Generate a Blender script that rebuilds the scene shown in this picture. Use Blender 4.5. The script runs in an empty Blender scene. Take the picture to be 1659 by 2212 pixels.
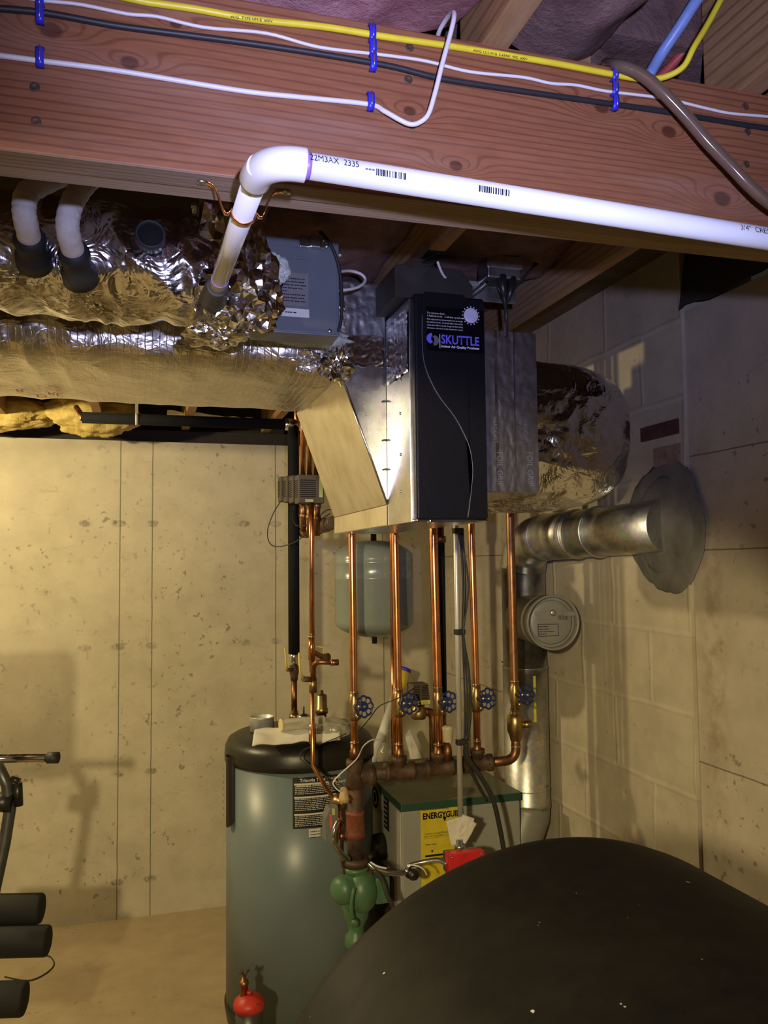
import bpy, bmesh, math, random
from mathutils import Vector, Matrix, noise
random.seed(7)
C = bpy.context.scene.collection
SC = bpy.context.scene

# ------------------------------------------------------------------ camera
FPX = 1780.0
YAW = math.radians(16.5); PITCH = math.atan(109/FPX); ROLL = -0.0105
CAM = Vector((0, 0, 1.69))
FW = Vector((math.sin(YAW)*math.cos(PITCH), math.cos(YAW)*math.cos(PITCH), math.sin(PITCH)))
_r0 = Vector((math.cos(YAW), -math.sin(YAW), 0)); _u0 = _r0.cross(FW)
_c = math.sqrt(1-ROLL*ROLL)
RT = _r0*_c + _u0*ROLL; UP = _u0*_c - _r0*ROLL
cam = bpy.data.objects.new('camera', bpy.data.cameras.new('camera')); C.objects.link(cam)
cam.matrix_world = Matrix(((RT.x, UP.x, -FW.x, CAM.x), (RT.y, UP.y, -FW.y, CAM.y), (RT.z, UP.z, -FW.z, CAM.z), (0, 0, 0, 1)))
cam.data.sensor_fit = 'VERTICAL'; cam.data.sensor_height = 36; cam.data.lens = FPX/2212*36
cam.data.clip_start = 0.02
SC.camera = cam

def at(px, py, X=None, Y=None, Z=None, D=None):
    """a point of the room seen at a photo pixel, on a plane at a known distance"""
    d = FW + RT*((px-829.5)/FPX) - UP*((py-1106)/FPX)
    if X is not None: t = X/d.x
    elif Y is not None: t = Y/d.y
    elif Z is not None: t = (Z-CAM.z)/d.z
    else: t = D
    return CAM + d*t

# ------------------------------------------------------------------ light
SC.view_settings.view_transform = 'Standard'; SC.view_settings.look = 'None'
SC.view_settings.gamma = 1; SC.view_settings.use_curve_mapping = False
SC.view_settings.exposure = 0.0
W = bpy.data.worlds.new('world'); SC.world = W; W.use_nodes = True
W.node_tree.nodes['Background'].inputs[0].default_value = (0.9, 0.8, 0.6, 1)
W.node_tree.nodes['Background'].inputs[1].default_value = 0.02

def spot(name, loc, target, power, col, size, blend, radius):
    l = bpy.data.lights.new(name, 'SPOT'); l.energy = power; l.color = col
    l.spot_size = math.radians(size); l.spot_blend = blend; l.shadow_soft_size = radius
    o = bpy.data.objects.new(name, l); C.objects.link(o); o.location = loc
    o.rotation_euler = (Vector(target)-Vector(loc)).to_track_quat('-Z', 'Y').to_euler()
    return o
def point(name, loc, power, col, radius):
    l = bpy.data.lights.new(name, 'POINT'); l.energy = power; l.color = col; l.shadow_soft_size = radius
    o = bpy.data.objects.new(name, l); C.objects.link(o); o.location = loc
    return o
WARM = (1.0, 0.81, 0.43)
spot('clamp_lamp', (-0.75, -0.75, 1.98), (0.45, 3.7, -0.98), 290, WARM, 77, 0.12, 0.05)
point('bulb_left', (-1.25, 3.15, 2.26), 95, WARM, 0.03)
point('warm_fill_behind', (-1.6, -1.6, 2.2), 6, (1.0, 0.72, 0.42), 0.08)  # unseen weak fill light, keeps the left part of the beam warm
spot('headlamp', (0.07, -0.05, 1.785), at(940, 440, Y=1.5), 96, (0.52, 0.55, 1.0), 67, 1.0, 0.012)

# ------------------------------------------------------------------ materials
MATS = {}
class NT:
    def __init__(s, name):
        s.m = bpy.data.materials.new(name); s.m.use_nodes = True; s.t = s.m.node_tree
        s.b = s.t.nodes['Principled BSDF']; MATS[name] = s.m; s._tc = None
    def n(s, typ, **kw):
        nd = s.t.nodes.new(typ)
        for k, v in kw.items():
            if k.startswith('i_'):
                key = k[2:]; key = int(key) if key.isdigit() else key.replace('_', ' ')
                inp = nd.inputs[key]
                if hasattr(v, 'is_output') or isinstance(v, bpy.types.NodeSocket): s.t.links.new(v, inp)
                else: inp.default_value = v
            else: setattr(nd, k, v)
        return nd
    def co(s):
        if s._tc is None: s._tc = s.n('ShaderNodeTexCoord').outputs['Object']
        return s._tc
    def mapped(s, scale=(1, 1, 1), loc=(0, 0, 0), rot=(0, 0, 0)):
        m = s.n('ShaderNodeMapping'); s.t.links.new(s.co(), m.inputs[0])
        m.inputs['Scale'].default_value = scale; m.inputs['Location'].default_value = loc; m.inputs['Rotation'].default_value = rot
        return m.outputs[0]
    def noise(s, scale=5, detail=4, rough=0.5, vec=None, dist=0):
        nd = s.n('ShaderNodeTexNoise'); s.t.links.new(vec or s.co(), nd.inputs['Vector'])
        nd.inputs['Scale'].default_value = scale; nd.inputs['Detail'].default_value = detail
        nd.inputs['Roughness'].default_value = rough; nd.inputs['Distortion'].default_value = dist
        return nd.outputs['Fac']
    def ramp(s, fac, stops):
        r = s.n('ShaderNodeValToRGB'); s.t.links.new(fac, r.inputs[0]); e = r.color_ramp.elements
        while len(e) < len(stops): e.new(0.5)
        for el, (p, c) in zip(e, stops):
            el.position = p; el.color = (c[0], c[1], c[2], 1) if hasattr(c, '__len__') else (c, c, c, 1)
        return r.outputs[0]
    def mix(s, fac, a, b, mode='MIX'):
        m = s.n('ShaderNodeMixRGB', blend_type=mode)
        for i, v in ((0, fac), (1, a), (2, b)):
            if isinstance(v, bpy.types.NodeSocket): s.t.links.new(v, m.inputs[i])
            elif i == 0: m.inputs[i].default_value = v
            else: m.inputs[i].default_value = (v[0], v[1], v[2], 1)
        return m.outputs[0]
    def math(s, op, a, b=0.0, clamp=False):
        m = s.n('ShaderNodeMath', operation=op, use_clamp=clamp)
        for i, v in ((0, a), (1, b)):
            if isinstance(v, bpy.types.NodeSocket): s.t.links.new(v, m.inputs[i])
            else: m.inputs[i].default_value = v
        return m.outputs[0]
    def sep(s):
        x = s.n('ShaderNodeSeparateXYZ'); s.t.links.new(s.co(), x.inputs[0]); return x.outputs
    def gauss(s, cx, cy, rx, ry, a, b):
        """exp(-(dx/rx)^2-(dy/ry)^2) of coordinate sockets a,b"""
        dx = s.math('DIVIDE', s.math('SUBTRACT', a, cx), rx); dy = s.math('DIVIDE', s.math('SUBTRACT', b, cy), ry)
        q = s.math('ADD', s.math('MULTIPLY', dx, dx), s.math('MULTIPLY', dy, dy))
        return s.math('POWER', 2.718, s.math('MULTIPLY', q, -1.0))
    def set(s, col=None, rough=None, metal=None, **kw):
        for k, v in (('Base Color', col), ('Roughness', rough), ('Metallic', metal)):
            if v is None: continue
            if isinstance(v, bpy.types.NodeSocket): s.t.links.new(v, s.b.inputs[k])
            elif k == 'Base Color': s.b.inputs[k].default_value = (v[0], v[1], v[2], 1)
            else: s.b.inputs[k].default_value = v
        for k, v in kw.items(): s.b.inputs[k.replace('_', ' ')].default_value = v
        return s
    def bump(s, h, strength=0.3, dist=0.01):
        b = s.n('ShaderNodeBump'); s.t.links.new(h, b.inputs['Height']); b.inputs['Strength'].default_value = strength
        b.inputs['Distance'].default_value = dist; s.t.links.new(b.outputs[0], s.b.inputs['Normal']); return s

def plain(name, col, rough=0.5, metal=0.0, var=0.12, scale=25, bump=0.0, **kw):
    n = NT(name); f = n.noise(scale, 4, 0.6)
    lo = tuple(c*(1-var) for c in col); hi = tuple(min(1, c*(1+var)) for c in col)
    n.set(n.ramp(f, [(0.3, lo), (0.7, hi)]), rough, metal, **kw)
    if bump: n.bump(f, bump, 0.004)
    return n.m

# concrete ---------------------------------------------------------
def concrete(name, base, a, b, seams=(), ties=(), horiz=()):
    n = NT(name); ax = n.sep(); A, B = ax[a], ax[b]
    big = n.noise(1.6, 5, 0.6); mid = n.noise(9, 6, 0.65); fine = n.noise(60, 5, 0.7)
    col = n.ramp(big, [(0.3, [c*0.82 for c in base]), (0.7, [c*1.10 for c in base])])
    col = n.mix(0.35, col, n.ramp(mid, [(0.35, [c*0.75 for c in base]), (0.65, [c*1.15 for c in base])]))
    pits = n.ramp(n.noise(34, 3, 0.5), [(0.31, 1.0), (0.36, 0.0)])
    msk = n.ramp(n.noise(2.3, 2, 0.5, n.mapped(loc=(3, 1, 5))), [(0.42, 0.0), (0.6, 1.0)])
    pm = n.math('MULTIPLY', pits, msk)
    col = n.mix(n.math('MULTIPLY', pm, 0.7), col, [c*0.35 for c in base])
    smear = n.ramp(n.noise(7, 6, 0.75, n.mapped(scale=(0.5, 0.5, 2.2), loc=(7, 3, 2))), [(0.60, 0.0), (0.74, 1.0)])
    col = n.mix(n.math('MULTIPLY', smear, 0.45), col, [c*0.45 for c in base])
    dark = None
    for X in seams:
        w = n.math('SUBTRACT', A, n.math('ADD', X, n.math('MULTIPLY', n.math('SUBTRACT', mid, 0.5), 0.006)))
        g = n.math('LESS_THAN', n.math('ABSOLUTE', w), 0.0026)
        dark = g if dark is None else n.math('MAXIMUM', dark, g)
    for Z in horiz:
        g = n.math('LESS_THAN', n.math('ABSOLUTE', n.math('SUBTRACT', n.math('ADD', B, n.math('MULTIPLY', mid, 0.006)), Z)), 0.0022)
        dark = g if dark is None else n.math('MAXIMUM', dark, g)
    if dark is not None: col = n.mix(n.math('MULTIPLY', dark, 0.75), col, [c*0.2 for c in base])
    t = None
    for (X, Z) in ties:
        g = n.gauss(X, Z, 0.030, 0.017, A, B); t = g if t is None else n.math('MAXIMUM', t, g)
    if t is not None:
        t = n.math('MULTIPLY', n.ramp(t, [(0.25, 0.0), (0.55, 1.0)]), n.ramp(n.noise(50, 4, 0.7), [(0.4, 0.15), (0.6, 1.0)]))
        col = n.mix(n.math('MULTIPLY', t, 0.75), col, [c*0.28 for c in base])
    n.set(col, 0.9, 0, Specular_IOR_Level=0.25)
    h = n.math('SUBTRACT', n.math('ADD', n.math('MULTIPLY', mid, 0.6), n.math('MULTIPLY', fine, 0.25)), n.math('MULTIPLY', pm, 0.5))
    if dark is not None: h = n.math('SUBTRACT', h, dark)
    n.bump(h, 0.35, 0.006)
    return n
SEAMS = (-0.095, 0.058, 0.672, 1.25, -0.70)
TZ = (1.895, 1.293, 0.685, 0.173)
TIES = [(x, z) for x in SEAMS for z in TZ] + [(x-0.16, z) for x in SEAMS for z in TZ[:2]]
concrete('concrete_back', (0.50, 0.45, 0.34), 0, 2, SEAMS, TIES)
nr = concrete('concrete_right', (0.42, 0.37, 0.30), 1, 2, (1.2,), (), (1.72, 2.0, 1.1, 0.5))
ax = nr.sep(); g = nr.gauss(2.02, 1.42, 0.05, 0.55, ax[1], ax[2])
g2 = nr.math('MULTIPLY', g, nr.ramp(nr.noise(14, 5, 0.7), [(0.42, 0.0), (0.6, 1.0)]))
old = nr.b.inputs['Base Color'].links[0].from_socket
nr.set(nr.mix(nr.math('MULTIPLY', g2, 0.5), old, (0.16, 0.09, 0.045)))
nf = concrete('concrete_floor', (0.40, 0.32, 0.20), 0, 1)
nf.b.inputs['Roughness'].default_value = 0.6
# block -------------------------------------------------------------
n = NT('painted_block'); ax = n.sep()
cb = n.n('ShaderNodeCombineXYZ'); n.t.links.new(n.math('ADD', n.math('SUBTRACT', ax[1], 0.21), n.math('MULTIPLY', n.math('SUBTRACT', n.noise(5, 3), 0.5), 0.03)), cb.inputs[0]); n.t.links.new(n.math('ADD', n.math('SUBTRACT', ax[2], 0.04), n.math('MULTIPLY', n.math('SUBTRACT', n.noise(6, 3), 0.5), 0.02)), cb.inputs[1])
br = n.n('ShaderNodeTexBrick'); n.t.links.new(cb.outputs[0], br.inputs['Vector'])
br.inputs['Scale'].default_value = 1; br.inputs['Brick Width'].default_value = 0.42; br.inputs['Row Height'].default_value = 0.238
br.inputs['Mortar Size'].default_value = 0.013; br.inputs['Mortar Smooth'].default_value = 0.9
br.inputs['Color1'].default_value = (0.40, 0.36, 0.28, 1); br.inputs['Color2'].default_value = (0.46, 0.41, 0.32, 1); br.inputs['Mortar'].default_value = (0.50, 0.455, 0.36, 1)
mid = n.noise(8, 6, 0.65); big = n.noise(2, 4, 0.5)
fadem = n.ramp(n.noise(3, 3, 0.5, n.mapped(loc=(2, 2, 2))), [(0.35, 0.35), (0.6, 1.0)])
col = n.mix(n.math('MULTIPLY', n.math('SUBTRACT', 1.0, fadem), 0.7), br.outputs[0], (0.44, 0.39, 0.30))
col = n.mix(0.4, col, n.ramp(mid, [(0.35, (0.30, 0.26, 0.2)), (0.65, (0.52, 0.46, 0.37))]))
pits = n.ramp(n.noise(30, 3, 0.5), [(0.25, 1.0), (0.3, 0.0)])
col = n.mix(n.math('MULTIPLY', pits, 0.6), col, (0.12, 0.09, 0.05))
n.set(col, 0.85, 0, Specular_IOR_Level=0.25)
n.bump(n.math('ADD', n.math('MULTIPLY', br.outputs['Fac'], 0.5), n.math('MULTIPLY', mid, 0.5)), 0.6, 0.008)

# wood --------------------------------------------------------------
def wood(name, lo, hi, along=0, freq=260, knots=(), stretch=10, rough=0.55, dust=0.0, va=2):
    n = NT(name); ax = n.sep(); A, V = ax[along], ax[va]
    sc = [1.0, 1.0, 1.0]; sc[along] = 1.0/stretch
    low = n.noise(5, 3, 0.5, n.mapped(scale=sc)); fine = n.noise(160, 3, 0.6, n.mapped(scale=sc))
    f = n.math('ADD', V, n.math('MULTIPLY', low, 0.07))
    core = None
    for (x, z, s, amp) in knots:
        g = n.gauss(x, z, s*2.6, s, A, V)
        f = n.math('ADD', f, n.math('MULTIPLY', g, amp))
        c = n.gauss(x, z, s*0.75, s*0.55, A, V); core = c if core is None else n.math('MAXIMUM', core, c)
    s1 = n.math('SINE', n.math('MULTIPLY', f, freq))
    ring = n.ramp(n.math('MULTIPLY', n.math('ADD', s1, 1.0), 0.5), [(0.72, 0.0), (0.98, 1.0)])
    amt = n.ramp(n.noise(2.5, 3, 0.5, n.mapped(scale=sc, loc=(5, 2, 8))), [(0.35, 0.15), (0.65, 0.75)])
    mid = [(a+b)/2 for a, b in zip(lo, hi)]
    col = n.ramp(n.noise(3, 4, 0.6, n.mapped(scale=sc, loc=(1, 4, 2))), [(0.3, mid), (0.7, hi)])
    col = n.mix(n.math('MULTIPLY', ring, amt), col, lo)
    col = n.mix(n.math('MULTIPLY', n.ramp(fine, [(0.4, 1.0), (0.6, 0.0)]), 0.25), col, lo)
    if core is not None: col = n.mix(n.ramp(core, [(0.3, 0.0), (0.55, 0.85)]), col, [c*0.6 for c in lo])
    if dust:
        d = n.ramp(n.noise(6, 5, 0.7, n.mapped(scale=sc, loc=(9, 9, 2))), [(0.5, 0.0), (0.75, dust)])
        col = n.mix(d, col, (0.55, 0.48, 0.42))
    n.set(col, rough, 0, Specular_IOR_Level=0.3)
    n.bump(n.math('ADD', fine, n.math('MULTIPLY', ring, -0.3)), 0.15, 0.002)
    return n.m
def kp(px, py): p = at(px, py, Y=0.965); return p.x, p.z-2.15
KN = [(*kp(1300, 232), 0.016, 0.05), (*kp(1445, 285), 0.017, 0.045), (*kp(985, 358), 0.013, 0.04), (*kp(885, 240), 0.012, 0.03),
      (*kp(280, 135), 0.015, 0.035), (*kp(380, 52), 0.010, 0.02), (*kp(1560, 430), 0.02, 0.05), (*kp(110, 65), 0.018, 0.04)]
wood('beam_fir', (0.14, 0.045, 0.020), (0.37, 0.155, 0.068), 0, 620, KN, 9, 0.5, 0.25)
wood('beam_edge', (0.14, 0.09, 0.055), (0.33, 0.24, 0.15), 0, 900, (), 14, 0.7, 0.6, va=1)
wood('beam_edge_pale', (0.20, 0.13, 0.07), (0.42, 0.30, 0.18), 0, 900, (), 14, 0.7, 0.5, va=1)
wood('joist_wood', (0.16, 0.08, 0.03), (0.42, 0.25, 0.11), 1, 300, (), 9, 0.6, 0.2)
wood('subfloor_wood', (0.06, 0.04, 0.025), (0.16, 0.10, 0.06), 0, 200, (), 6, 0.8, 0.1, va=1)

# insulation --------------------------------------------------------
def fluffy(name, a, b):
    n = NT(name); f = n.noise(14, 6, 0.7); g = n.noise(90, 5, 0.8)
    n.set(n.ramp(f, [(0.3, a), (0.7, b)]), 0.95, 0, Specular_IOR_Level=0.1)
    n.bump(n.math('ADD', f, n.math('MULTIPLY', g, 0.5)), 0.9, 0.012)
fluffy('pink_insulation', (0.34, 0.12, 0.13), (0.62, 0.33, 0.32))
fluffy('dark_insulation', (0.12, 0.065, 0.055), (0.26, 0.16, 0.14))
fluffy('yellow_insulation', (0.50, 0.36, 0.08), (0.78, 0.62, 0.25))
fluffy('white_fibreglass', (0.50, 0.55, 0.48), (0.75, 0.80, 0.72))
# foils --------------------------------------------------------------
def foil(name, col, rough, sc, strength, grid=0.0, dist=0.01):
    n = NT(name); v = n.noise(sc, 3, 0.55, dist=1.5)
    rid = n.math('ABSOLUTE', n.math('SUBTRACT', v, 0.5)); v2 = n.noise(sc*3.1, 3, 0.5, dist=1.0)
    h = n.math('ADD', n.math('MULTIPLY', rid, 2.5), n.math('MULTIPLY', v2, 0.35))
    if grid:
        ax = n.sep()
        for k in (0, 1):
            s = n.math('ABSOLUTE', n.math('SINE', n.math('MULTIPLY', n.math('ADD', ax[k], n.math('MULTIPLY', v2, 0.012)), 190)))
            h = n.math('ADD', h, n.math('MULTIPLY', n.ramp(s, [(0.0, 1.0), (0.25, 0.0)]), grid))
    n.set(n.ramp(v2, [(0.3, [c*0.85 for c in col]), (0.7, col)]), rough, 1.0)
    n.bump(h, strength, dist); return n
foil('foil', (0.80, 0.78, 0.77), 0.17, 11, 0.42)
foil('foil_smooth', (0.80, 0.78, 0.77), 0.16, 6, 0.10)
foil('foil_crumpled', (0.88, 0.86, 0.84), 0.15, 12, 0.12)
foil('facing_foil', (0.80, 0.75, 0.65), 0.34, 8, 0.40, 0.16)
foil('foil_dark', (0.62, 0.60, 0.58), 0.2, 10, 0.5)
foil('foil_tape', (0.66, 0.66, 0.68), 0.34, 14, 0.07)

def metal(name, col, rough, streak=0.1, scale=(4, 4, 60), spangle=0):
    n = NT(name); f = n.noise(4, 4, 0.6, n.mapped(scale=scale)); v = n.noise(12, 4, 0.6)
    c = n.ramp(f, [(0.3, [x*(1-streak*2) for x in col]), (0.7, col)])
    if spangle:
        vo = n.n('ShaderNodeTexVoronoi'); n.t.links.new(n.co(), vo.inputs[0]); vo.inputs['Scale'].default_value = 90
        c = n.mix(spangle, c, vo.outputs['Color'], 'SOFT_LIGHT')
    n.set(c, n.ramp(v, [(0.3, rough*0.8), (0.7, min(1, rough*1.25))]), 1.0); n.bump(f, 0.04, 0.002); return n
metal('galvanised', (0.62, 0.62, 0.60), 0.40, 0.12, (4, 4, 4), 0.35)
metal('sheet_metal', (0.66, 0.66, 0.66), 0.26, 0.06, (30, 4, 4), 0.15)
metal('sheet_dull', (0.60, 0.54, 0.40), 0.52, 0.05, (4, 30, 4))
metal('copper', (0.80, 0.36, 0.16), 0.26, 0.14, (8, 8, 3))
metal('copper_old', (0.40, 0.20, 0.10), 0.42, 0.25, (10, 10, 6))
metal('brass', (0.48, 0.34, 0.16), 0.38, 0.2, (9, 9, 9))
metal('solder', (0.75, 0.70, 0.62), 0.3)
metal('steel', (0.62, 0.62, 0.62), 0.22)
metal('conduit_zinc', (0.72, 0.72, 0.70), 0.42)
MATS['conduit_zinc'].node_tree.nodes['Principled BSDF'].inputs['Metallic'].default_value = 0.55
metal('chrome', (0.72, 0.72, 0.70), 0.12)
metal('zinc', (0.55, 0.56, 0.58), 0.35)
n = NT('rusty_iron'); f = n.noise(22, 6, 0.7)
n.set(n.ramp(f, [(0.35, (0.045, 0.035, 0.03)), (0.55, (0.11, 0.065, 0.04)), (0.75, (0.24, 0.10, 0.045))]), 0.62, 0.35); n.bump(f, 0.5, 0.004)
n = NT('burnt_paint_iron'); f = n.noise(22, 6, 0.7)
n.set(n.ramp(f, [(0.35, (0.14, 0.05, 0.03)), (0.65, (0.34, 0.10, 0.05))]), 0.6, 0.3); n.bump(f, 0.4, 0.004)
plain('pvc', (0.80, 0.80, 0.79), 0.28, 0, 0.02, 10)
plain('primer_purple', (0.30, 0.16, 0.62), 0.35)
plain('print_ink', (0.012, 0.012, 0.03), 0.9, Specular_IOR_Level=0.05)
plain('rubber', (0.022, 0.021, 0.02), 0.6, 0, 0.2, 30, 0.2)
plain('foam_black', (0.012, 0.0125, 0.014), 0.8, 0, 0.25, 200, 0.4, Specular_IOR_Level=0.12)
plain('hole_black', (0.003, 0.003, 0.003), 0.9)
plain('duct_hose_white', (0.66, 0.62, 0.56), 0.75, 0, 0.08, 60, 0.5)
plain('grey_enamel', (0.125, 0.14, 0.155), 0.35, 0, 0.05)
plain('cabinet_black', (0.006, 0.0065, 0.009), 0.30, 0, 0.1, 300, 0.15)
plain('sticker_black', (0.003, 0.003, 0.005), 0.22)
plain('logo_blue', (0.16, 0.15, 0.85), 0.4)
plain('logo_grey', (0.14, 0.14, 0.17), 0.4)
plain('white_print', (0.75, 0.76, 0.80), 0.5)
plain('knob_white', (0.55, 0.56, 0.72), 0.35)
plain('cable_yellow', (0.80, 0.66, 0.03), 0.4, 0, 0.08)
plain('cable_white', (0.76, 0.73, 0.70), 0.4, 0, 0.04)
plain('cable_black', (0.022, 0.022, 0.024), 0.5)
plain('clip_blue', (0.03, 0.03, 0.55), 0.35)
plain('pex_blue', (0.22, 0.32, 0.62), 0.4)
plain('pex_red', (0.42, 0.07, 0.05), 0.4)
plain('tank_grey', (0.20, 0.235, 0.21), 0.20, 0, 0.04)
plain('heater_blue', (0.135, 0.175, 0.190), 0.36, 0, 0.06, 5)
plain('plastic_black', (0.014, 0.013, 0.011), 0.38, 0, 0.2, 60, 0.12)
plain('label_black', (0.012, 0.012, 0.014), 0.4)
plain('label_white', (0.62, 0.60, 0.55), 0.6)
plain('paper', (0.70, 0.67, 0.60), 0.8, 0, 0.06, 8, 0.2)
plain('paper_cream', (0.62, 0.50, 0.26), 0.7)
plain('boiler_grey', (0.30, 0.30, 0.28), 0.5, 0, 0.07, 8)
plain('boiler_side', (0.38, 0.37, 0.33), 0.4, 0, 0.12, 6)
n = NT('boiler_green'); f = n.noise(5, 6, 0.7); g = n.noise(60, 4, 0.7)
geo = n.n('ShaderNodeNewGeometry'); sx = n.n('ShaderNodeSeparateXYZ'); n.t.links.new(geo.outputs['Normal'], sx.inputs[0])
topm = n.math('MULTIPLY', n.ramp(sx.outputs[2], [(0.5, 0.0), (0.9, 1.0)]), n.ramp(f, [(0.35, 0.6), (0.6, 1.0)]))
n.set(n.mix(n.math('MULTIPLY', topm, 0.85), (0.018, 0.065, 0.040), (0.20, 0.18, 0.12)), 0.55)
plain('pump_green', (0.065, 0.145, 0.075), 0.42, 0, 0.15, 20, 0.15)
plain('guide_yellow', (0.66, 0.52, 0.03), 0.5)
plain('label_yellow', (0.60, 0.58, 0.10), 0.5)
plain('label_green', (0.40, 0.50, 0.22), 0.5)
plain('valve_plastic', (0.075, 0.060, 0.040), 0.6)
plain('red_plastic', (0.62, 0.025, 0.03), 0.35)
plain('red_enamel', (0.50, 0.03, 0.02), 0.45, 0, 0.2, 30)
plain('red_label', (0.65, 0.10, 0.08), 0.5)
plain('handle_blue', (0.012, 0.03, 0.16), 0.3)
plain('aquastat_grey', (0.14, 0.15, 0.15), 0.5)
plain('tan_plastic', (0.50, 0.34, 0.18), 0.5)
plain('cream_plastic', (0.62, 0.55, 0.40), 0.5)
plain('handle_yellow', (0.66, 0.50, 0.06), 0.45)
plain('damper_paint', (0.25, 0.245, 0.22), 0.45, 0.2, 0.1, 12)
plain('shaded_cement', (0.13, 0.125, 0.115), 0.9, 0, 0.35, 9, 0.8)  # real cement, its dark tone also paints the shadow round the flue
plain('brick_red', (0.07, 0.024, 0.022), 0.9, 0, 0.35, 30, 0.7)
plain('brick_pink', (0.24, 0.16, 0.13), 0.9, 0, 0.35, 30, 0.7)
plain('cardboard_dark', (0.022, 0.016, 0.011), 0.7, 0, 0.3)
plain('machine_steel', (0.10, 0.10, 0.10), 0.4, 0.6)
plain('foam_roller', (0.008, 0.008, 0.008), 0.8)
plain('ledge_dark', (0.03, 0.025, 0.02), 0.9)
n = NT('oil_tank_paint'); f = n.noise(3, 5, 0.6); g = n.noise(14, 6, 0.75)
sp = n.ramp(n.noise(75, 2, 0.5), [(0.755, 0.0), (0.78, 1.0)]); sp2 = n.ramp(n.noise(9, 3, 0.6, n.mapped(loc=(4, 4, 4))), [(0.62, 0.0), (0.72, 0.35)])
col = n.ramp(g, [(0.35, (0.004, 0.0038, 0.0036)), (0.7, (0.012, 0.0095, 0.0075))])
col = n.mix(n.math('MULTIPLY', sp2, 0.3), col, (0.04, 0.036, 0.03)); col = n.mix(sp, col, (0.5, 0.46, 0.4))
n.set(col, n.ramp(f, [(0.3, 0.5), (0.7, 0.65)]), 0.0, Specular_IOR_Level=0.13); n.bump(g, 0.12, 0.004)
n = NT('clear_vinyl'); n.set((0.50, 0.36, 0.24), 0.12, 0, IOR=1.4); n.b.inputs['Transmission Weight'].default_value = 0.75
n = NT('clear_bag'); n.set((0.80, 0.78, 0.68), 0.15, 0); n.b.inputs['Transmission Weight'].default_value = 0.6; n.bump(n.noise(25, 3, 0.6), 0.8, 0.01)

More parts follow.
